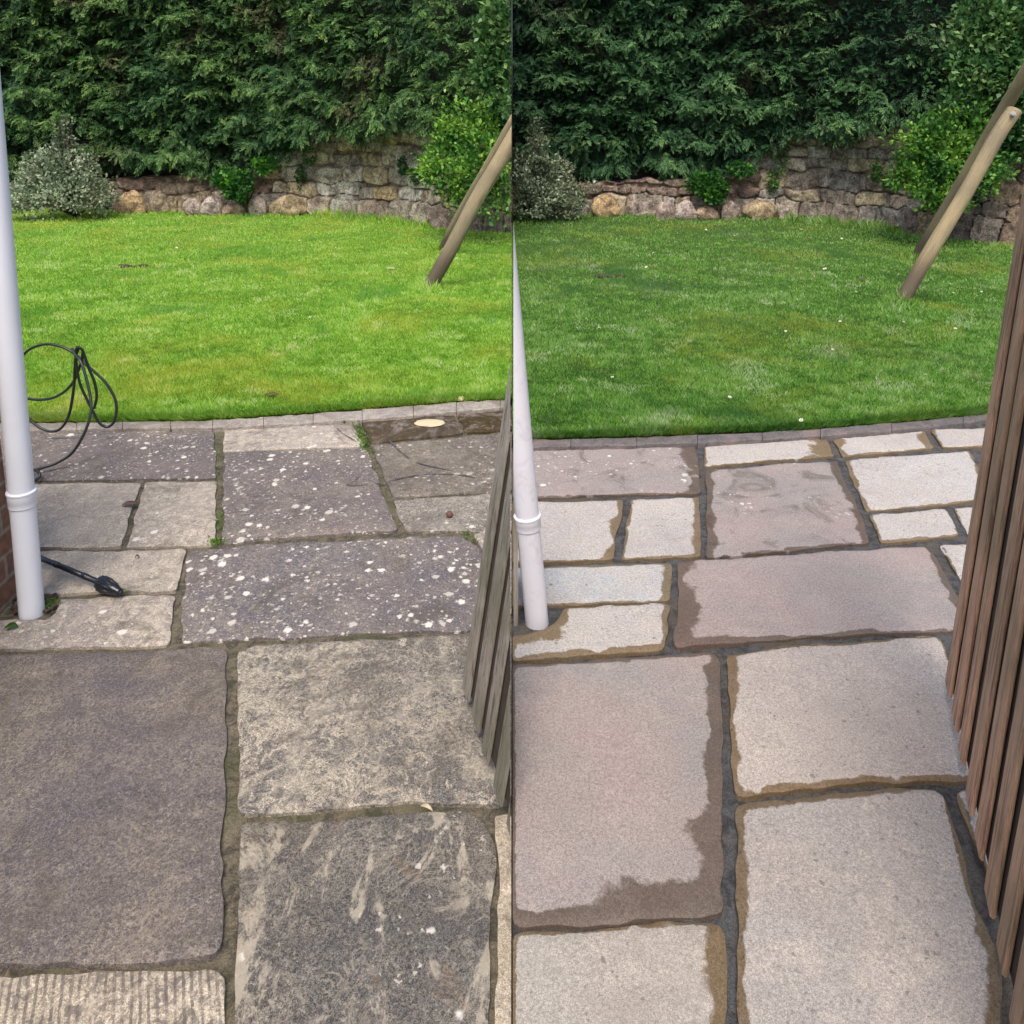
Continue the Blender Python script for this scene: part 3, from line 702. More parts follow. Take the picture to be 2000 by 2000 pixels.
# ------------------------------------------------------------ rubble walls
def make_wall(side, FAR, HT, label, dx):
    base = [G(x, interp(FAR, x), 0) for x in range(-460 if side < 0 else 1000, 1001 if side < 0 else 2481, 20)]
    B = np.array([(p.x, p.y) for p in base]); pxs = np.arange(-460 if side < 0 else 1000, 1001 if side < 0 else 2481, 20)
    seg = np.linalg.norm(np.diff(B, axis=0), axis=1); Sx = np.concatenate([[0], np.cumsum(seg)])
    TL = Sx[-1]
    def at(s):
        x = np.interp(s, Sx, B[:, 0]); y = np.interp(s, Sx, B[:, 1]); x2 = np.interp(s + .05, Sx, B[:, 0]); y2 = np.interp(s + .05, Sx, B[:, 1]); x1 = np.interp(s - .05, Sx, B[:, 0]); y1 = np.interp(s - .05, Sx, B[:, 1])
        t = np.array([x2 - x1, y2 - y1]); t /= np.linalg.norm(t) + 1e-9
        return np.array([x, y]), np.array([t[1], -t[0]])
    def topz(s):
        px = np.interp(s, Sx, pxs); (x, y), _ = at(s)
        d = ray(px, np.interp(px, [p[0] for p in HT], [p[1] for p in HT]))
        return H + d.z * (y + .15) / d.y
    def W3(s, z, o):
        p, nn = at(s); lean = .12 * z
        q = p + nn * (o - lean); return (q[0], q[1], z)
    # fitted rubble: every stone a rounded cell of a jittered course, mortar where two cells meet
    rnd = random.Random(11)
    pal = [((.37, .31, .24), 5), ((.33, .29, .24), 5), ((.42, .34, .22), 3), ((.46, .34, .19), 1.2), ((.30, .24, .19), 1.5), ((.42, .39, .34), 3), ((.24, .21, .19), 1.5), ((.42, .35, .28), 1.2)]
    st = []; z = -.02; ri = 0
    while z < 2.2:
        h = rnd.uniform(.12, .24) if ri else .30
        s = rnd.uniform(-.2, 0)
        while s < TL + .3:
            px = np.interp(s, Sx, pxs) - dx
            wd = rnd.uniform(.16, .48) * (1.05 if ri == 0 else 1)
            hh = h * rnd.uniform(.75, 1.2); cz = z + h / 2 + rnd.uniform(-.035, .035)
            col = rnd.choices([p[0] for p in pal], [p[1] for p in pal])[0]
            if px < 525 and ri: col = rnd.choice([(.19, .125, .10), (.23, .155, .12), (.28, .20, .15)]); hh *= .7
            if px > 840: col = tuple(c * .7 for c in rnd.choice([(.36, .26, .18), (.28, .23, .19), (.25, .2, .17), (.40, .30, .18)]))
            k = rnd.uniform(.82, 1.2)
            st.append((s + wd / 2, cz, wd / 2, hh / 2, rnd.uniform(.0, .045) + (.03 if ri == 0 else 0), rnd.uniform(-.25, .25), *[c * k for c in col]))
            s += wd
        z += h; ri += 1
    st = np.array(st)
    ds = .0135; ns_ = int(TL / ds); nz = 125
    sv = np.linspace(.0, TL, ns_); tz = np.array([max(.15, topz(a)) for a in sv[::8]]); tz = np.interp(sv, sv[::8], tz)
    V = np.zeros((ns_, nz, 3)); C = np.ones((ns_, nz, 4)); mort = np.array([.20, .14, .105])
    zf = np.linspace(0, 1, nz - 1); rj = [abs(noise.noise(Vector((a * 2, 0, 4.)))) * 2 for a in sv]
    for i, a in enumerate(sv):
        zz = zf * 1.62; 
        nr_ = st[np.abs(st[:, 0] - a) < .62]
        wob = .040 * np.array([noise.noise(Vector((a * 5, q * 5, 3.))) for q in zz[::3]]); wob = np.interp(np.arange(len(zz)), np.arange(0, len(zz), 3), wob)
        wob2 = .040 * np.array([noise.noise(Vector((a * 5, q * 5, 9.))) for q in zz[::3]]); wob2 = np.interp(np.arange(len(zz)), np.arange(0, len(zz), 3), wob2)
        u = (a + wob)[:, None] - nr_[None, :, 0]; w_ = (zz + wob2)[:, None] - nr_[None, :, 1] + u * nr_[None, :, 5] * .5
        d = ((np.abs(u) / nr_[None, :, 2]) ** 4 + (np.abs(w_) / nr_[None, :, 3]) ** 4) ** .25
        o1 = np.argsort(d, axis=1)[:, :2]; r_ = np.arange(len(zz)); d1 = d[r_, o1[:, 0]]; d2 = d[r_, o1[:, 1]]
        e = np.minimum((d2 - d1) * 2.2, (1.12 - d1) * 3.0); t = np.clip(e / (.22 + .25 * rj[i]), 0, 1); t = t * t * (3 - 2 * t)
        pr = nr_[o1[:, 0], 4]
        fine = np.array([noise.noise(Vector((a * 13, q * 13, 5.))) for q in zz[::2]]); fine = np.interp(np.arange(len(zz)), np.arange(0, len(zz), 2), fine)
        off = -.03 + t * (.034 + pr) + .020 * fine
        cm_ = np.array([1, 1, 1]) if side < 0 else np.array([.88, .93, .98])
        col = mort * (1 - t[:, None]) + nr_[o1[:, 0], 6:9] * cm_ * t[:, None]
        top = tz[i] + .05 * noise.noise(Vector((a * 5, 0, 7.)))
        p, nn = at(a)
        zc = np.minimum(zz, top); off = np.where(zz > top, -.32, off)
        q = p + nn * (off - .12 * zc)[:, None]
        V[i, :-1, :2] = q; V[i, :-1, 2] = zc; V[i, -1] = (*(p - nn * .5), top - .1); C[i, :-1, :3] = col; C[i, -1, :3] = mort
    k = (np.arange(ns_ - 1)[:, None] * nz + np.arange(nz - 1)[None, :]).ravel()
    Fc = np.stack([k, k + nz, k + nz + 1, k + 1], 1)
    V = V.reshape(-1, 3)
    if side < 0: V[:, 0] = np.minimum(V[:, 0], -.001)
    else: V[:, 0] = np.maximum(V[:, 0], .001)
    o = link('stone_wall', np_mesh('stone_wall', V, Fc, smooth=True, cols=C.reshape(-1, 4)), M['stones'])
    tag(o, label, 'wall'); return o
HT_L = [(-500, 360), (0, 356), (200, 350), (300, 345), (500, 338), (530, 300), (580, 275), (640, 240), (700, 235), (830, 228), (900, 222), (1000, 215)]
HT_R = [(x + 922, y + 8) for x, y in HT_L] + [(2500, 200)]
make_wall(-1, FAR_L, HT_L, 'old rubble stone wall behind the bright yellow-green lawn', 0)
make_wall(1, FAR_R, HT_R, 'old rubble stone wall behind the deep green daisy lawn', 922)

# loose boulders at the foot of each low wall
def boulder(px, py, wpx, hpx, col, label, group):
    b = G(px, py, 0); k = b.y / F
    bm = bmesh.new(); bmesh.ops.create_icosphere(bm, subdivisions=4, radius=1)
    sx, sz = wpx * k / 2, hpx * k
    for v in bm.verts:
        c = v.co.copy(); q = 1 + .22 * noise.noise(c * 1.4 + Vector((px, 0, 0))) + .06 * noise.noise(c * 5)
        c *= q; v.co = Vector((b.x + c.x * sx * (1 - .18 * c.z), b.y + c.y * sx * .55, max(-.05, sz * .42 + c.z * sz * .58)))
    me = bm_mesh('boulder', bm)
    at = me.attributes.new('stone', 'FLOAT_COLOR', 'POINT'); at.data.foreach_set('color', np.tile(np.array((*col, 1), np.float32), len(me.vertices)))
    tag(link('boulder', me, M['stones']), label, 'boulder', group)
boulder(259, 418, 56, 46, (.44, .31, .17), 'ochre rounded boulder beside the variegated shrub, bright lawn side', 'boulders at the foot of the walls')
boulder(315, 416, 34, 42, (.34, .27, .19), 'smaller brown boulder, second from the shrub, bright lawn side', 'boulders at the foot of the walls')
boulder(1182, 424, 56, 46, (.44, .31, .17), 'ochre rounded boulder beside the variegated shrub, daisy lawn side', 'boulders at the foot of the walls')
boulder(1238, 422, 34, 42, (.36, .30, .24), 'smaller brown boulder, second from the shrub, daisy lawn side', 'boulders at the foot of the walls')
for dx, dy, nm in ((0, 0, 'bright lawn side'), (922, 8, 'daisy lawn side')):
    for px, wp, hp, cl, ds in ((378, 40, 36, (.34, .27, .24), 'flat topped pinkish boulder'), (416, 42, 38, (.40, .33, .30), 'pale blocky boulder'), (458, 46, 26, (.38, .28, .20), 'low buff boulder under the ivy clump'), (504, 36, 38, (.34, .28, .24), 'upright grey boulder right of the ivy clump'), (564, 66, 40, (.40, .31, .19), 'broad ochre boulder where the wall begins to rise')):
        boulder(px + dx, 421 + dy, wp, hp, cl, ds + ', ' + nm, 'boulders at the foot of the walls')

# ------------------------------------------------------------ shrubs
def shrub(name, label, cat, blobs, n, leaf, wid, mat, side, twigs=0, tb=.45, up=.3, group=None, noise_s=5., lump=.6):
    """blobs: (px, py_centre, rx_px, ry_px, Y, depth_m)"""
    c0 = P(blobs[0][0], blobs[0][1], blobs[0][4])
    root = empty(name, (c0.x, c0.y, 0)); tag(root, label, cat, group)
    Cs = []; Os = []
    tot = sum(b[2] * b[3] for b in blobs)
    for (px, py, rx, ry, Y, dp) in blobs:
        m = int(n * rx * ry / tot); c = np.array(P(px, py, Y)); k = Y / F
        d = RNG.normal(size=(m, 3)); d /= np.linalg.norm(d, axis=1, keepdims=True); d[:, 1] = -np.abs(d[:, 1]) * np.where(RNG.random(m) < .85, 1, -1)
        rad = RNG.uniform(.72, 1.03, m) * (1 + lump * vnoise(d * 1.0 + c, 1.9, px) + .18 * vnoise(d + c, noise_s, px))
        rr = np.where(RNG.random(m) < .2, RNG.uniform(.3, 1, m), rad)
        pts = c + d * rr[:, None] * np.array([rx * k, dp, ry * k]); Cs.append(pts); Os.append(d)
    C = np.vstack(Cs); O = np.vstack(Os)
    keep = (C[:, 2] > .02) & ((C[:, 0] > .0) if side > 0 else (C[:, 0] < -.0))
    C, O = C[keep], O[keep]; m = len(C)
    D = O * .6 + RNG.normal(0, .55, (m, 3)) + np.array([0, 0, up]); Nn = O * .5 + RNG.normal(0, .5, (m, 3)) + np.array([0, 0, .7])
    T = np.clip(tb + .45 * vnoise(C, 4.2, 2.) + RNG.normal(0, .2, m), 0, 1)
    V, Fc, T4 = leaves_mesh(C, D, Nn, RNG.uniform(.6, 1.2, m) * leaf, RNG.uniform(.7, 1.2, m) * wid, T)
    V, Fc, T4 = drop(V, Fc, T4, side)
    link('foliage', np_mesh('foliage', V, Fc, {'tint': T4}), mat, root)
    # stems from the foot out to the crown
    bm = bmesh.new(); rnd = random.Random(int(blobs[0][0]))
    foot = Vector((c0.x, c0.y + .25, .0 if name == 'variegated_shrub' else max(.1, c0.z - .45)))
    if abs(foot.x) < .15: foot.x = .15 * side
    for i in range(twigs):
        b = rnd.choice(blobs); c = P(b[0], b[1], b[4]); k = b[4] / F
        e = c + Vector((rnd.uniform(-.9, .9) * b[2] * k, rnd.uniform(-.8, .3) * b[5], rnd.uniform(-.2, .95) * b[3] * k))
        if side * e.x < .05: continue
        mid = foot.lerp(e, .5) + Vector((rnd.uniform(-.1, .1), rnd.uniform(-.1, .1), rnd.uniform(0, .15)))
        if side * mid.x < .05: continue
        tube(bm, smooth_path([foot, mid, e], 4), [.014 - .0012 * j for j in range(9)], 5)
    if twigs: link('stems', bm_mesh('stems', bm), M['twig'], root)
    return root
VB = [(125, 375, 85, 38, 10.7, .45), (120, 335, 48, 45, 10.8, .35), (127, 285, 18, 42, 10.9, .18), (55, 385, 40, 26, 10.7, .3), (190, 380, 32, 34, 10.8, .3), (130, 245, 6, 22, 10.9, .08), (60, 325, 14, 22, 10.9, .15), (175, 325, 20, 26, 10.9, .2)]
shrub('variegated_shrub', 'pale grey-green variegated shrub at the hedge foot, left of the bright lawn', 'shrub', VB, 7000, .055, .032, M['variegated'], -1, 60, lump=.9, tb=.55)
shrub('variegated_shrub', 'pale grey-green variegated shrub at the hedge foot, left of the daisy lawn', 'shrub', [(b[0] + 922, b[1] + 8, b[2] * 1.03, b[3], b[4] - .15, b[5]) for b in VB], 7000, .055, .032, M['variegated'], 1, 50, tb=.45, lump=.9)
GB = [(840, 330, 22, 26, 8.9, .15), (880, 255, 26, 24, 8.9, .15), (915, 385, 40, 24, 8.7, .2), (935, 290, 85, 68, 8.9, .45), (900, 350, 62, 42, 8.8, .35), (985, 330, 60, 75, 8.7, .4), (960, 235, 60, 36, 9.0, .35), (870, 300, 36, 40, 8.9, .25)]
shrub('green_bush', 'bright green leafy bush on the stone wall behind the cut-off leaning poles', 'bush', GB, 9500, .058, .036, M['bush'], -1, 0, tb=.5, lump=1.2)
GB2 = [(1760, 338, 22, 28, 8.6, .15), (1800, 262, 26, 24, 8.6, .15), (1840, 395, 40, 24, 8.4, .2), (1850, 300, 78, 58, 8.6, .4), (1815, 350, 55, 38, 8.5, .3), (1900, 330, 48, 46, 8.5, .35), (1885, 250, 56, 32, 8.7, .35), (1795, 310, 36, 40, 8.6, .25)]
shrub('green_bush', 'bright green leafy bush on the stone wall behind the bolted leaning poles', 'bush', GB2, 9500, .056, .034, M['bush'], 1, 0, tb=.42, lump=1.2)
shrub('climbing_plant', 'pale leaved climber growing over the hedge above the first green bush', 'climber', [(985, 60, 45, 75, 8.9, .25), (970, 140, 40, 60, 8.9, .25), (1000, 200, 40, 40, 8.8, .25)], 3600, .085, .05, M['ivy'], -1, 8, lump=.8, tb=.62)
shrub('climbing_plant', 'pale leaved climber growing over the hedge above the second green bush', 'climber', [(1935, 60, 80, 75, 8.65, .3), (1940, 150, 90, 80, 8.6, .3), (2010, 120, 80, 130, 8.5, .3), (1985, 250, 60, 60, 8.6, .3)], 9000, .075, .045, M['ivy'], 1, 12, lump=.8, tb=.58)
shrub('ivy_clump', 'small bright ivy clump hanging over the low wall behind the bright lawn', 'ivy', [(466, 360, 30, 28, 11.0, .2), (440, 350, 22, 18, 11.05, .15), (520, 322, 22, 14, 11.0, .2)], 1700, .06, .045, M['ivy_low'], -1, 5, tb=.55)
shrub('ivy_clump', 'small bright ivy clump hanging over the low wall behind the daisy lawn', 'ivy', [(1390, 368, 30, 28, 10.7, .2), (1364, 358, 22, 18, 10.75, .15), (1444, 330, 22, 14, 10.7, .2)], 1700, .06, .045, M['ivy_low'], 1, 5, tb=.5)
def WY(side, px): p = G(px, interp(FAR_L if side < 0 else FAR_R, px), 0); return p.y
for side, dx, dy, nm in ((-1, 0, 0, 'bright lawn'), (1, 922, 9, 'daisy lawn')):
    for (px, py, rx, ry, ds) in ((603, 300, 13, 30, 'leafy weed growing high on the stone wall left of centre'), (588, 345, 8, 20, 'thin weed in a crack low on the stone wall'), (787, 325, 6, 18, 'thin weed on the stone wall near the bush'), (812, 345, 14, 14, 'young leafy shoot at the edge of the bush')):
        Yw = WY(side, px + dx) - .02
        shrub('wall_weed', ds + ', behind the ' + nm, 'weed', [(px + dx, py + dy, rx, ry, Yw, .06)], 130, .055, .028, M['ivy_low'], side, 0, tb=.45, group='weeds in the rubble wall')

# ------------------------------------------------------------ grass
def grass(side, EDGE, FAR, mat, n, label, foots):
    lo, hi = (-180, 1000) if side < 0 else (1000, 2180)
    px = RNG.uniform(lo, hi, n); y0 = np.interp(px, [p[0] for p in FAR], [p[1] for p in FAR]) - 5; y1 = np.interp(px, [p[0] for p in EDGE], [p[1] for p in EDGE]) + 1.5
    t = RNG.random(n); py = y0 + (y1 - 7 - y0) * t ** .88
    # a denser ragged fringe against the kerb and against the wall
    k = int(n * .05); py[:k] = y1[:k] - np.abs(RNG.normal(0, 4, k)); fr = np.zeros(n, bool); fr[:k] = True
    k2 = int(n * .03); py[k:k + k2] = y0[k:k + k2] + np.abs(RNG.normal(3, 5, k2))
    v = py - PY0; dz = F * SP + v * CP; s = (H - .004) / dz
    X = (px - 1000) * s; Y = (F * CP - v * SP) * s
    C = np.column_stack([X, Y, np.full(n, .003)])
    pn = vnoise(C, 2.2, 3.); pf = vnoise(C, 9., 7.)
    L = (.021 + .009 * pn + .010 * pf) * RNG.uniform(.6, 1.5, n) + .002 * Y * .3
    L[k:k + k2] *= np.where(((px[k:k + k2] - (0 if side < 0 else 922)) > 610) & ((px[k:k + k2] - (0 if side < 0 else 922)) < 840), 3.8, 1.6)
    L[fr] *= 2.3
    for (fx, fy) in foots:
        f = G(fx, fy, 0); dd = np.hypot(X - f.x, Y - f.y); near = dd < .20
        L[near] *= 1 + 3.2 * (1 - dd[near] / .20)
    Wd = np.maximum(.0035, .00115 * Y) * RNG.uniform(.7, 1.4, n)
    a = RNG.uniform(0, 2 * np.pi, n); ln = RNG.uniform(.15, .85, n)
    D = np.column_stack([np.cos(a) * ln, np.sin(a) * ln, np.ones(n)]); D[fr, 1] -= .8; Nn = np.column_stack([np.cos(a + 1.4), np.sin(a + 1.4), np.full(n, .4)])
    pq = vnoise(C, 26., 11.); T = .45 + .32 * pf + .3 * pn + .3 * pq + RNG.normal(0, .19, n)
    clov = vnoise(C, 3.3, 20.) + .5 * vnoise(C, 12., 1.); cm = (clov > .42) & (Y < 7.5) & (RNG.random(n) < .5)
    T[cm] += .5; T = np.clip(T, 0, 1)
    V, Fc, T4 = leaves_mesh(C, D, Nn, L, Wd, T, .15)
    V, Fc, T4 = drop(V, Fc, T4, side, .001)
    o = link('grass', np_mesh('grass', V, Fc, {'tint': T4}), mat); tag(o, label, 'grass', kind='stuff')
grass(-1, EDGE_L, FAR_L, M['grass_l'], 230000, 'yellow-green mown lawn grass with brighter light put into its colour, beyond the stained patio', [(834, 567), (870, 487)])
grass(1, EDGE_R, FAR_R, M['grass_r'], 230000, 'deep green mown lawn grass dotted with daisies beyond the clean patio', [(1755, 598), (1790, 506)])

# ------------------------------------------------------------ leaning poles
def pole(path, r0, r1, label, side, group, bolt=None):
    pts = smooth_path(path, 10); rnd = random.Random(int(abs(path[0].x) * 100))
    n = 20; V = []; Fc = []; al = []; ar = []; L = 0
    ax_prev = None; up = Vector((0.1, 1, .2))
    T = (pts[-1] - pts[0]).normalized()
    npt = len(pts)
    R_ = [r0 + (r1 - r0) * i / (npt - 1) for i in range(npt)]
    bm = bmesh.new(); la = bm.verts.layers.float.new('along'); lb = bm.verts.layers.float.new('around')
    rings = []
    for i, p in enumerate(pts):
        if i: L += (p - pts[i - 1]).length
        a = (up - T * up.dot(T)).normalized(); b = T.cross(a)
        ring = []
        for k in range(n):
            an = 2 * math.pi * k / n; d = a * math.cos(an) + b * math.sin(an)
            q = p + d * R_[i] * (1 + .06 * noise.noise(Vector((math.cos(an), math.sin(an), L * 1.6 + path[0].x))) + .03 * noise.noise(Vector((an * 2, L * 7, 0))))
            v = bm.verts.new(q); v[la] = L; v[lb] = math.cos(an) + 1.3 * math.sin(an); ring.append(v)
        rings.append(ring)
    # rounded sawn top
    a = (up - T * up.dot(T)).normalized(); b = T.cross(a); ring = []
    for k in range(n):
        an = 2 * math.pi * k / n; v = bm.verts.new(pts[-1] + T * .012 + (a * math.cos(an) + b * math.sin(an)) * R_[-1] * .82); v[la] = L; ring.append(v)
    rings.append(ring)
    for i in range(len(rings) - 1):
        for k in range(n): bm.faces.new((rings[i][k], rings[i][(k + 1) % n], rings[i + 1][(k + 1) % n], rings[i + 1][k]))
    bm.faces.new(rings[-1]); bm.faces.new(rings[0][::-1])
    cut_x(bm, side)
    me = bm_mesh('leaning_pole', bm)
    root = link('leaning_pole', me, M['pole']); tag(root, label, 'wooden pole', group)
    if bolt:
        bm = bmesh.new(); c = bolt; d = (Vector((0, 0, H)) - c).normalized()
        tube(bm, [c - d * .02, c + d * .008], .018, 12); tube(bm, [c + d * .008, c + d * .020], .011, 6)
        link('bolt', bm_mesh('bolt', bm, False), M['steel'], root)
    return root
yf = G(834, 567, 0).y
pole([G(832, 572, -.03), P(873, 500, yf + .02), P(930, 392, yf + .05), P(979, 309, yf + .07), P(1030, 222, yf + .1)], .058, .065,
     'thick leaning round pole in front, standing on the bright yellow-green lawn', -1, 'leaning wooden frame poles')
yr = G(868, 489, 0).y
pole([G(865, 491, -.03), P(898, 425, yr - .35), P(960, 316, yr - .9), P(1026, 200, yr - 1.3)], .062, .054,
     'second pole just behind the front one on the bright yellow-green lawn', -1, 'leaning wooden frame poles')
yf2 = G(1755, 598, 0).y
pole([G(1753, 603, -.03), P(1810, 503, yf2 + .02), P(1882, 384, yf2 + .05), P(1950, 262, yf2 + .07), P(1981, 216, yf2 + .08)], .053, .055,
     'thick leaning round pole with a bolt near its top on the daisy lawn', 1, 'leaning wooden frame poles', bolt=P(1979, 222, yf2 + .08 - .072))
yr2 = G(1790, 508, 0).y
pole([G(1788, 510, -.03), P(1852, 402, yr2 - .3), P(1950, 232, yr2 - .9), P(2040, 80, yr2 - 1.4)], .062, .052,
     'longer second pole rising past the bolted one on the daisy lawn', 1, 'leaning wooden frame poles')

# ------------------------------------------------------------ downpipes
def downpipe(base_px, top_px, rad, collar_px, mat, label, side):
    b = G(*base_px, 0); root = empty('downpipe', b); tag(root, label, 'drainpipe')
    t = P(top_px[0], top_px[1], b.y); d = (t - b).normalized()
    top = b + d * 2.6
    def onaxis(py):
        lo, hi = 0., 2.6
        for _ in range(40):
            m = (lo + hi) / 2
            if proj(*(b + d * m))[1] > py: lo = m
            else: hi = m
        return lo
    c1, c0 = onaxis(collar_px[0]), onaxis(collar_px[1])
    def mk(name, prof):
        bm = bmesh.new(); tube(bm, [b + d * s for s, r in prof], [r for s, r in prof], 40)
        cut_x(bm, side)
        me = bm_mesh(name, bm); o = link(name, me, mat, root)
        for p in me.polygons: p.use_smooth = True
        md = o.modifiers.new('e', 'EDGE_SPLIT'); md.split_angle = R(35)
    mk('lower_pipe', [(-.04, rad), (c0 + .002, rad)])
    mk('pipe_socket', [(c0, rad * 1.02), (c0 + .003, rad * 1.09), (c0 + .02, rad * 1.09), (c0 + .022, rad * 1.12), (c1 - .006, rad * 1.12), (c1 - .004, rad * 1.17), (c1, rad * 1.17), (c1 + .003, rad * 1.06)])
    mk('upper_pipe', [(c1 + .002, rad), (2.6, rad)])
downpipe((62, 1192), (2, 500), .0345, (958, 988), M['upvc'], 'white plastic downpipe at the far left beside the coiled black hose', -1)
downpipe((1048, 1208), (984, 500), .0345, (1006, 1032), M['upvc_r'], 'dirty white plastic downpipe beside the clean patio slabs', 1)

# brick house corner beside the first pipe, sliver beside the second
bm = bmesh.new(); c = G(4, 1196, 0); box(bm, (-4.5, -1.5, -.05), (c.x - .012, c.y + .10, 1.25)); 
tag(link('brick_wall', bm_mesh('brick_wall', bm, False), M['brick']), 'red brick house corner behind the white downpipe at the far left', 'wall')
bm = bmesh.new(); c = G(1014, 1190, 0); box(bm, (.005, c.y - .06, -.05), (.018, c.y + .14, .33))
tag(link('brick_wall', bm_mesh('brick_wall', bm, False), M['gate_old']), 'narrow grey-brown wall edge beside the dirty downpipe', 'wall')

# ------------------------------------------------------------ slatted gates
def gate(bots, top0, topn, mat, side, label, height):
    """bots: photo positions of the slat feet, far to near; every slat a part"""
    A = G(*bots[0], .03); Bp = G(*bots[-1], .03)
    root = empty('slatted_gate', (A.x, A.y, 0)); tag(root, label, 'gate')
    dirv = Vector((Bp.x - A.x, Bp.y - A.y, 0)); Ltot = dirv.length; dirv.normalize()
    out = Vector((-dirv.y, dirv.x, 0))
    if out.x > 0: out = -out                       # faces the patio
    ta = P(*top0, A.y); upv = (ta - A).normalized()
    n = len(bots) - 1; step = Ltot / n
    rnd = random.Random(5)
    for i in range(n + 3):
        w_ = step * (.54 + rnd.uniform(-.06, .08)); s0 = i * step; th = .009
        u = (upv + Vector((rnd.uniform(-.004, .004), 0, 0))).normalized(); z0 = rnd.uniform(-.006, .006)
        bm = bmesh.new(); m = 14; rings = []
        for k in range(m + 1):
            hgt = z0 + height * k / m
            o = A + dirv * s0 + u * hgt
            f = out * (th / 2 + .001 * noise.noise(Vector((i, k * .5, 0))))
            c = [o + f, o + f + dirv * w_, o - out * th / 2 + dirv * w_, o - out * th / 2]
            rings.append([bm.verts.new(q) for q in c])
        for k in range(m):
            for j in range(4): bm.faces.new((rings[k][j], rings[k][(j + 1) % 4], rings[k + 1][(j + 1) % 4], rings[k + 1][j]))
        bm.faces.new(rings[0][::-1]); bm.faces.new(rings[-1])
        bmesh.ops.recalc_face_normals(bm, faces=bm.faces[:])
        bmesh.ops.bevel(bm, geom=[e for e in bm.edges if abs((e.verts[0].co - e.verts[1].co).normalized().dot(u)) > .9 and len(e.link_faces) == 2 and e.calc_face_angle(0) > .5], offset=.0025, segments=2, affect='EDGES')
        cut_x(bm, side)
        if len(bm.verts): link('slat', bm_mesh('slat', bm, False), mat, root)
        else: bm.free()
    # boards filling the gaps on the far side, coloured as gap shade, then rails
    bm = bmesh.new()
    for i in range(n + 3):
        s0 = i * step; w_ = step * .985
        o = A + dirv * s0 - out * .016
        r = bmesh.ops.create_cube(bm, size=1)
        for v in r['verts']:
            q = v.co; v.co = o + dirv * w_ * (q.x + .5) + out * .018 * q.y + upv * (.01 + height * .985 * (q.z + .5))
    cut_x(bm, side)
    bmesh.ops.recalc_face_normals(bm, faces=bm.faces[:])
    link('backing_boards', bm_mesh('backing_boards', bm, False), M['gate_back'], root)
    for hr in (.18, .95, 1.6):
        if hr > height: continue
        bm = bmesh.new(); o = A + upv * hr - out * .038; r = bmesh.ops.create_cube(bm, size=1)
        for v in r['verts']:
            q = v.co; v.co = o + dirv * (Ltot + 2 * step) * (q.x + .5) + out * .022 * q.y + upv * .09 * q.z
        cut_x(bm, side); bmesh.ops.recalc_face_normals(bm, faces=bm.faces[:])
        link('rail', bm_mesh('rail', bm, False), M['gate_back'], root)
gate([(905, 1341), (935, 1410), (949, 1475), (966, 1535), (992, 1606)], (992, 751), None, M['gate_old'], -1, 'grey weathered slatted timber gate leaning beside the stained patio', 1.7)
gate([(1849, 1332), (1866, 1395), (1882, 1465), (1896, 1545), (1914, 1640), (1932, 1738), (1950, 1845)], (1979, 500), None, M['gate_new'], 1, 'brown slatted timber gate standing at the far right of the clean patio', 1.85)

# ------------------------------------------------------------ hose and lance
zs = lambda L, Y: [P(x * .2588, 500 + y * .2588, Y) for x, y in L]
bm = bmesh.new(); HR = .0062
def strand(L, Ys):
    n = len(L); pts = []
    for i, (x, y) in enumerate(L):
        Y = Ys[0] + (Ys[1] - Ys[0]) * i / (n - 1); p = P(x * .2588, 500 + y * .2588, Y)
        if p.z < HR + .004: p = G(x * .2588, 500 + y * .2588, HR + .004)
        pts.append(p)
    tube(bm, smooth_path(pts, 7), HR, 10)
strand([(40, 900), (100, 820), (160, 760), (240, 695), (350, 665), (450, 680), (530, 715), (600, 770), (650, 820), (720, 880), (800, 960), (860, 1060), (880, 1150), (860, 1250), (810, 1290), (750, 1260), (700, 1170), (640, 1050), (600, 950), (578, 830), (572, 740), (582, 685)], (3.50, 3.36))
strand([(582, 685), (612, 700), (630, 730), (650, 790), (680, 870), (715, 960), (730, 1060), (710, 1150)], (3.36, 3.40))
strand([(545, 700), (570, 750), (610, 800), (650, 920), (680, 1050), (688, 1150), (670, 1250), (620, 1370), (540, 1490), (430, 1560), (330, 1595), (260, 1615), (180, 1600)], (3.35, 3.05))
strand([(590, 700), (572, 760), (565, 850), (560, 960), (545, 1080), (520, 1200), (470, 1290), (400, 1325), (310, 1300), (230, 1240), (150, 1150), (90, 1050)], (3.37, 3.44))
strand([(625, 720), (618, 790), (600, 840), (560, 940), (490, 1020), (400, 1070), (300, 1085), (200, 1075), (120, 1050), (40, 1000)], (3.38, 3.5))
strand([(265, 1612), (290, 1630), (300, 1650), (290, 1675), (262, 1695), (220, 1710)], (3.05, 3.0))
tag(link('hose', bm_mesh('hose', bm), M['rubber']), 'coiled thin black hose standing in loops behind the white downpipe', 'hose')

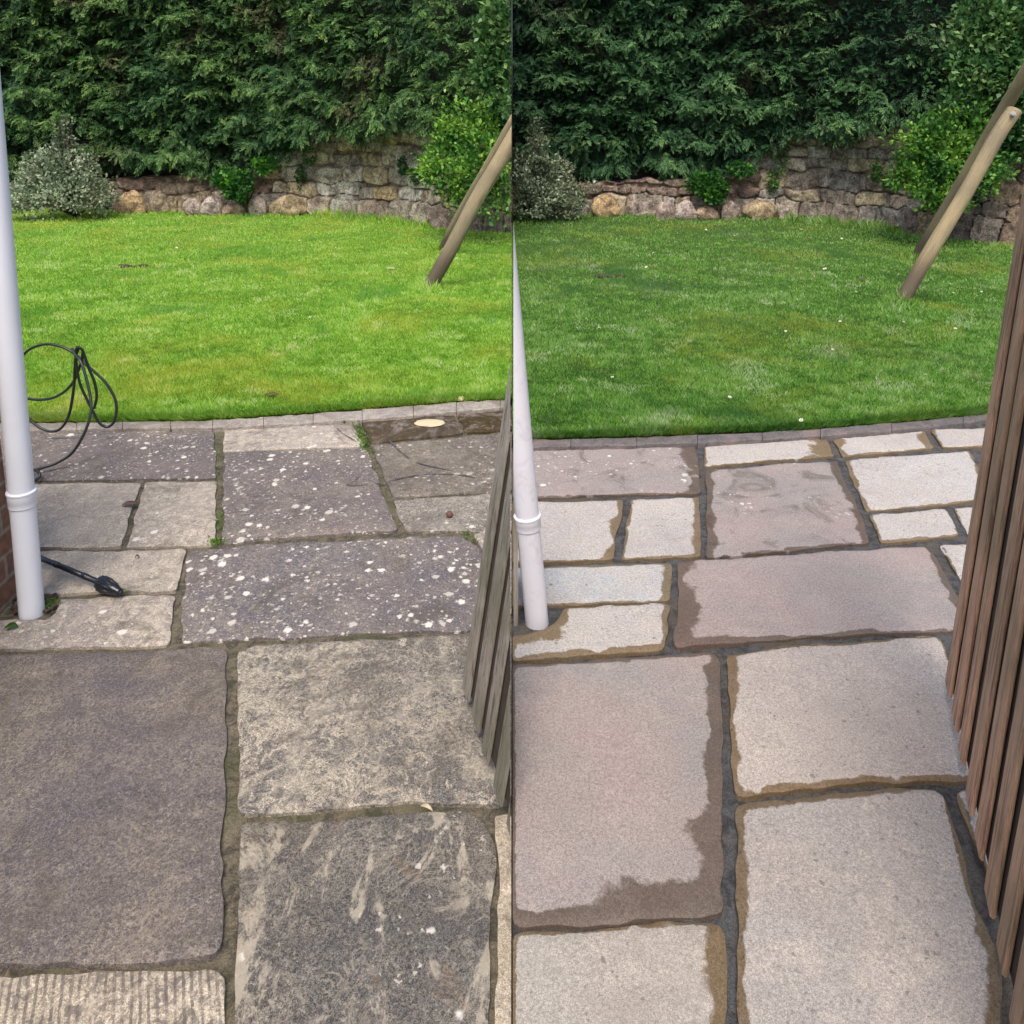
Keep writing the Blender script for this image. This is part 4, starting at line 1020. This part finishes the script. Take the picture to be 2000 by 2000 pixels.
a = G(30, 1070, .05); b = G(196, 1138, .030); tip = G(235, 1157, .024)
root = empty('pressure_lance', (b.x, b.y, 0)); tag(root, 'black pressure washer lance lying on the narrow cream slab', 'lance')
bm = bmesh.new(); tube(bm, [a, a.lerp(b, .5), b], [.0085, .0085, .0085], 14)
for s in (.46, .80): tube(bm, [a.lerp(b, s), a.lerp(b, s + .06)], .0095, 14)
link('tube', bm_mesh('tube', bm), M['black_plastic'], root)
d = (tip - b); bm = bmesh.new(); prof = [(-.10, .010), (-.05, .014), (-.02, .021), (.10, .0235), (.25, .0235), (.5, .020), (.78, .0155), (.82, .0125), (.98, .0115), (1.0, .009)]
tube(bm, [b + d * s for s, r in prof], [r for s, r in prof], 24)
for k in range(10):
    an = k * math.pi / 5; sd_ = d.cross(Vector((0, 0, 1))).normalized(); u2 = sd_.cross(d).normalized()
    o = sd_ * math.cos(an) + u2 * math.sin(an)
    tube(bm, [b + d * .02 + o * .0225, b + d * .3 + o * .0225, b + d * .7 + o * .0165], .0022, 6)
link('nozzle', bm_mesh('nozzle', bm), M['black_plastic'], root)
bm = bmesh.new(); tube(bm, [tip - d * .02, tip + d * .05], .006, 12); link('nozzle_tip', bm_mesh('nozzle_tip', bm), M['rubber'], root)

# ------------------------------------------------------------ small things
def blob(name, px, py, r, mat, label, cat, flat=(1, 1, 1), z=.004, group=None, seed=0, rough=.15):
    c = G(px, py, z); bm = bmesh.new(); bmesh.ops.create_icosphere(bm, subdivisions=3, radius=1)
    for v in bm.verts:
        q = v.co * (1 + rough * noise.noise(v.co * 2.2 + Vector((px, seed, 0)))); v.co = c + Vector((q.x * r * flat[0], q.y * r * flat[1], (q.z + .75) * r * flat[2]))
    return tag(link(name, bm_mesh(name, bm), mat), label, cat, group)
blob('pebble', 878, 1009, .0125, M['leaf_brown'], 'round dark brown pebble on the grey slab beside the gate', 'pebble')
blob('flat_stone', 839, 827, .075, M['pale_stone'], 'pale cream disc lying on the wet ochre stained slab', 'flat stone', (1, .62, .05), .004)
blob('pebble', 901, 782, .016, M['pale_stone'], 'small pale pebble at the edge of the bright lawn', 'pebble', (1, 1, .8), .02)
def leaf(px, py, L, Wd, ang, mat, label, z=.006):
    c = G(px, py, z); bm = bmesh.new(); n = 8; rows = []
    d = Vector((math.cos(ang), math.sin(ang), 0)); s = Vector((-d.y, d.x, 0))
    for i in range(n + 1):
        t = i / n; w_ = Wd * math.sin(math.pi * min(.98, t * .95 + .03)) ** .8; zz = .007 * math.sin(t * 3.1)
        rows.append([bm.verts.new(c + d * (t - .5) * L + s * k * w_ * .5 + Vector((0, 0, zz + .004 * abs(k) + o))) for k, o in ((-1, 0), (0, 0), (1, 0), (1, .001), (0, .001), (-1, .001))])
    for i in range(n):
        for j in range(6): bm.faces.new((rows[i][j], rows[i][(j + 1) % 6], rows[i + 1][(j + 1) % 6], rows[i + 1][j]))
    bm.faces.new(rows[0]); bm.faces.new(rows[-1][::-1]); bmesh.ops.recalc_face_normals(bm, faces=bm.faces[:])
    return tag(link('fallen_leaf', bm_mesh('fallen_leaf', bm), mat), label, 'leaf')
leaf(253, 987, .055, .030, .1, M['leaf_brown'], 'reddish brown leaf lying on the cream slab beside the downpipe')
leaf(762, 525, .10, .05, -.3, M['pale_stone'], 'pale fallen leaf in the middle of the bright lawn', .03)
leaf(531, 772, .07, .03, .1, M['leaf_brown'], 'dark fallen leaf near the kerb on the bright lawn', .024)
leaf(1684, 547, .08, .05, .3, M['leaf_brown'], 'brown fallen leaf left of the poles on the daisy lawn', .024)
leaf(22, 1227, .035, .025, .2, M['weed'], 'small green leaf at the far left beside the downpipe foot')
leaf(268, 1090, .014, .008, .1, M['leaf_brown'], 'tiny dark fleck on the narrow cream slab')
leaf(833, 1582, .03, .009, -.4, M['pale_stone'], 'pale sliver lying in the mossy joint between the mottled slabs')
def casts(pts, label):
    bm = bmesh.new()
    for i, (px, py, r) in enumerate(pts):
        c = G(px, py, .01); rr = bmesh.ops.create_icosphere(bm, subdivisions=2, radius=1)
        for v in rr['verts']:
            q = v.co * (1 + .4 * noise.noise(v.co * 2 + Vector((px, 0, 0)))); v.co = c + Vector((q.x * r, q.y * r * .8, q.z * r * .6 + .008))
    tag(link('soil_casts', bm_mesh('soil_casts', bm), M['soil']), label, 'soil', kind='stuff')
casts([(236, 521, .03), (244, 523, .04), (252, 522, .03), (262, 523, .025), (278, 521, .035), (285, 521, .025)], 'crumbly brown soil casts on the bright lawn')
casts([(1168, 541, .03), (1178, 542, .035), (1190, 543, .03), (1208, 540, .03), (1215, 541, .025)], 'crumbly brown soil casts on the daisy lawn')
# gap full of earth and moss beside the pipe foot
bm = bmesh.new()
for i in range(60):
    rr = random.Random(i); c = G(rr.uniform(20, 110), rr.uniform(1162, 1200), -.004); s_ = bmesh.ops.create_icosphere(bm, subdivisions=1, radius=rr.uniform(.004, .010))
    for v in s_['verts']: v.co = v.co + c
tag(link('drain_debris', bm_mesh('drain_debris', bm), M['soil']), 'earth and moss crumbs filling the gap at the first downpipe foot', 'debris', kind='stuff')

def weed(px0, py0, px1, py1, n, L, label, cat='weed', spread=.012, mat='weed', group='weeds in the patio joints'):
    a = G(px0, py0, 0); b = G(px1, py1, 0); t = RNG.random(n)
    C = np.array([a.lerp(b, x) for x in t]) + np.column_stack([RNG.normal(0, spread, n), RNG.normal(0, spread, n), np.full(n, -.004)])
    an = RNG.uniform(0, 6.28, n); ln = RNG.uniform(.2, 1.3, n)
    D = np.column_stack([np.cos(an) * ln, np.sin(an) * ln, np.ones(n) * .8]); Nn = np.column_stack([np.cos(an + 1.5), np.sin(an + 1.5), np.ones(n)])
    V, Fc, T = leaves_mesh(C, D, Nn, L * RNG.uniform(.5, 1.3, n), L * .3 * RNG.uniform(.5, 1.3, n), np.clip(RNG.normal(.5, .3, n), 0, 1))
    V[:, 0] = np.minimum(V[:, 0], -.004)
    tag(link('weed', np_mesh('weed', V, Fc, {'tint': T}), M[mat]), label, cat, kind='stuff')
weed(665, 824, 706, 820, 130, .022, 'creeping weed where the joint meets the kerb')
weed(697, 832, 722, 885, 200, .020, 'green weeds at the top of the slanting joint')
weed(728, 902, 780, 1032, 110, .009, 'fine moss tufts down the slanting joint', spread=.006)
weed(423, 845, 430, 1000, 140, .010, 'mossy growth along the upright joint between the dark slabs', spread=.007)
weed(415, 1058, 435, 1057, 120, .016, 'bright weed tuft at the bottom of the upright joint')
weed(432, 1000, 428, 1040, 70, .014, 'small green tuft above the bright weed in the upright joint', spread=.006)
weed(905, 1038, 935, 1058, 90, .010, 'moss patch at the clipped corner of the long dark slab', spread=.010)
weed(236, 1152, 246, 1154, 50, .012, 'small green weed beside the tip of the black lance', spread=.008)
weed(95, 1170, 105, 1182, 130, .010, 'moss cushion beside the downpipe foot', spread=.011)

# daisies: one built, the others copied
def daisy_mesh():
    bm = bmesh.new(); n = 12; c0 = bm.verts.new((0, 0, .0))
    for k in range(n):
        a0 = 2 * math.pi * k / n; w_ = .20
        pts = [(.15, a0 - w_ * .6), (.85, a0 - w_), (1.0, a0), (.85, a0 + w_), (.15, a0 + w_ * .6)]
        bm.faces.new([bm.verts.new((r * math.cos(a) * .013, r * math.sin(a) * .013, .004 * r * (1 if k % 2 else .6))) for r, a in pts])
    r = bmesh.ops.create_uvsphere(bm, u_segments=10, v_segments=6, radius=.0045)
    for v in r['verts']: v.co.z = v.co.z * .6 + .003
    for f in set(f for v in r['verts'] for f in v.link_faces): f.material_index = 1
    tube(bm, [(0, 0, -.035), (0, 0, 0)], .0009, 5, mat=2)
    bm.verts.remove(c0); return bm_mesh('daisy', bm, False)
dm = daisy_mesh(); first = None
DA = [(1143, 432), (1379, 449), (1434, 460), (1428, 469), (1362, 482), (1276, 494), (1564, 448), (1583, 465), (1644, 466), (1510, 480), (1510, 452), (1242, 509), (1262, 522), (1170, 640), (1196, 737), (1603, 520), (1611, 525), (1672, 570), (1535, 647), (1626, 683), (1641, 628), (1918, 519), (1914, 544), (1838, 565), (1862, 572), (1855, 555), (1917, 570), (1866, 642), (1808, 732), (1565, 821), (1425, 776), (1765, 629)]
DL = [(452, 437), (605, 620), (345, 484), (502, 456), (585, 470), (315, 505), (495, 742)]
for i, (px, py) in enumerate(DA + DL):
    c = G(px, py, .036)
    if first is None:
        o = link('daisy', dm, [M['petal'], M['yellow'], M['weed']]); first = o
    else: o = first.copy(); COL.objects.link(o)
    o.location = c; o.rotation_euler = (random.uniform(.1, .6), random.uniform(-.3, .3), random.uniform(0, 6)); s = random.uniform(.9, 1.4) * (1.1 if c.y > 7 else .65); o.scale = (s, s, 1)
    if i < len(DA): tag(o, 'small white daisy scattered in the deep green lawn', 'daisy', 'daisies in the deep green lawn')
    else: tag(o, 'small white daisy scattered in the bright yellow-green lawn', 'daisy', 'daisies in the bright yellow-green lawn')
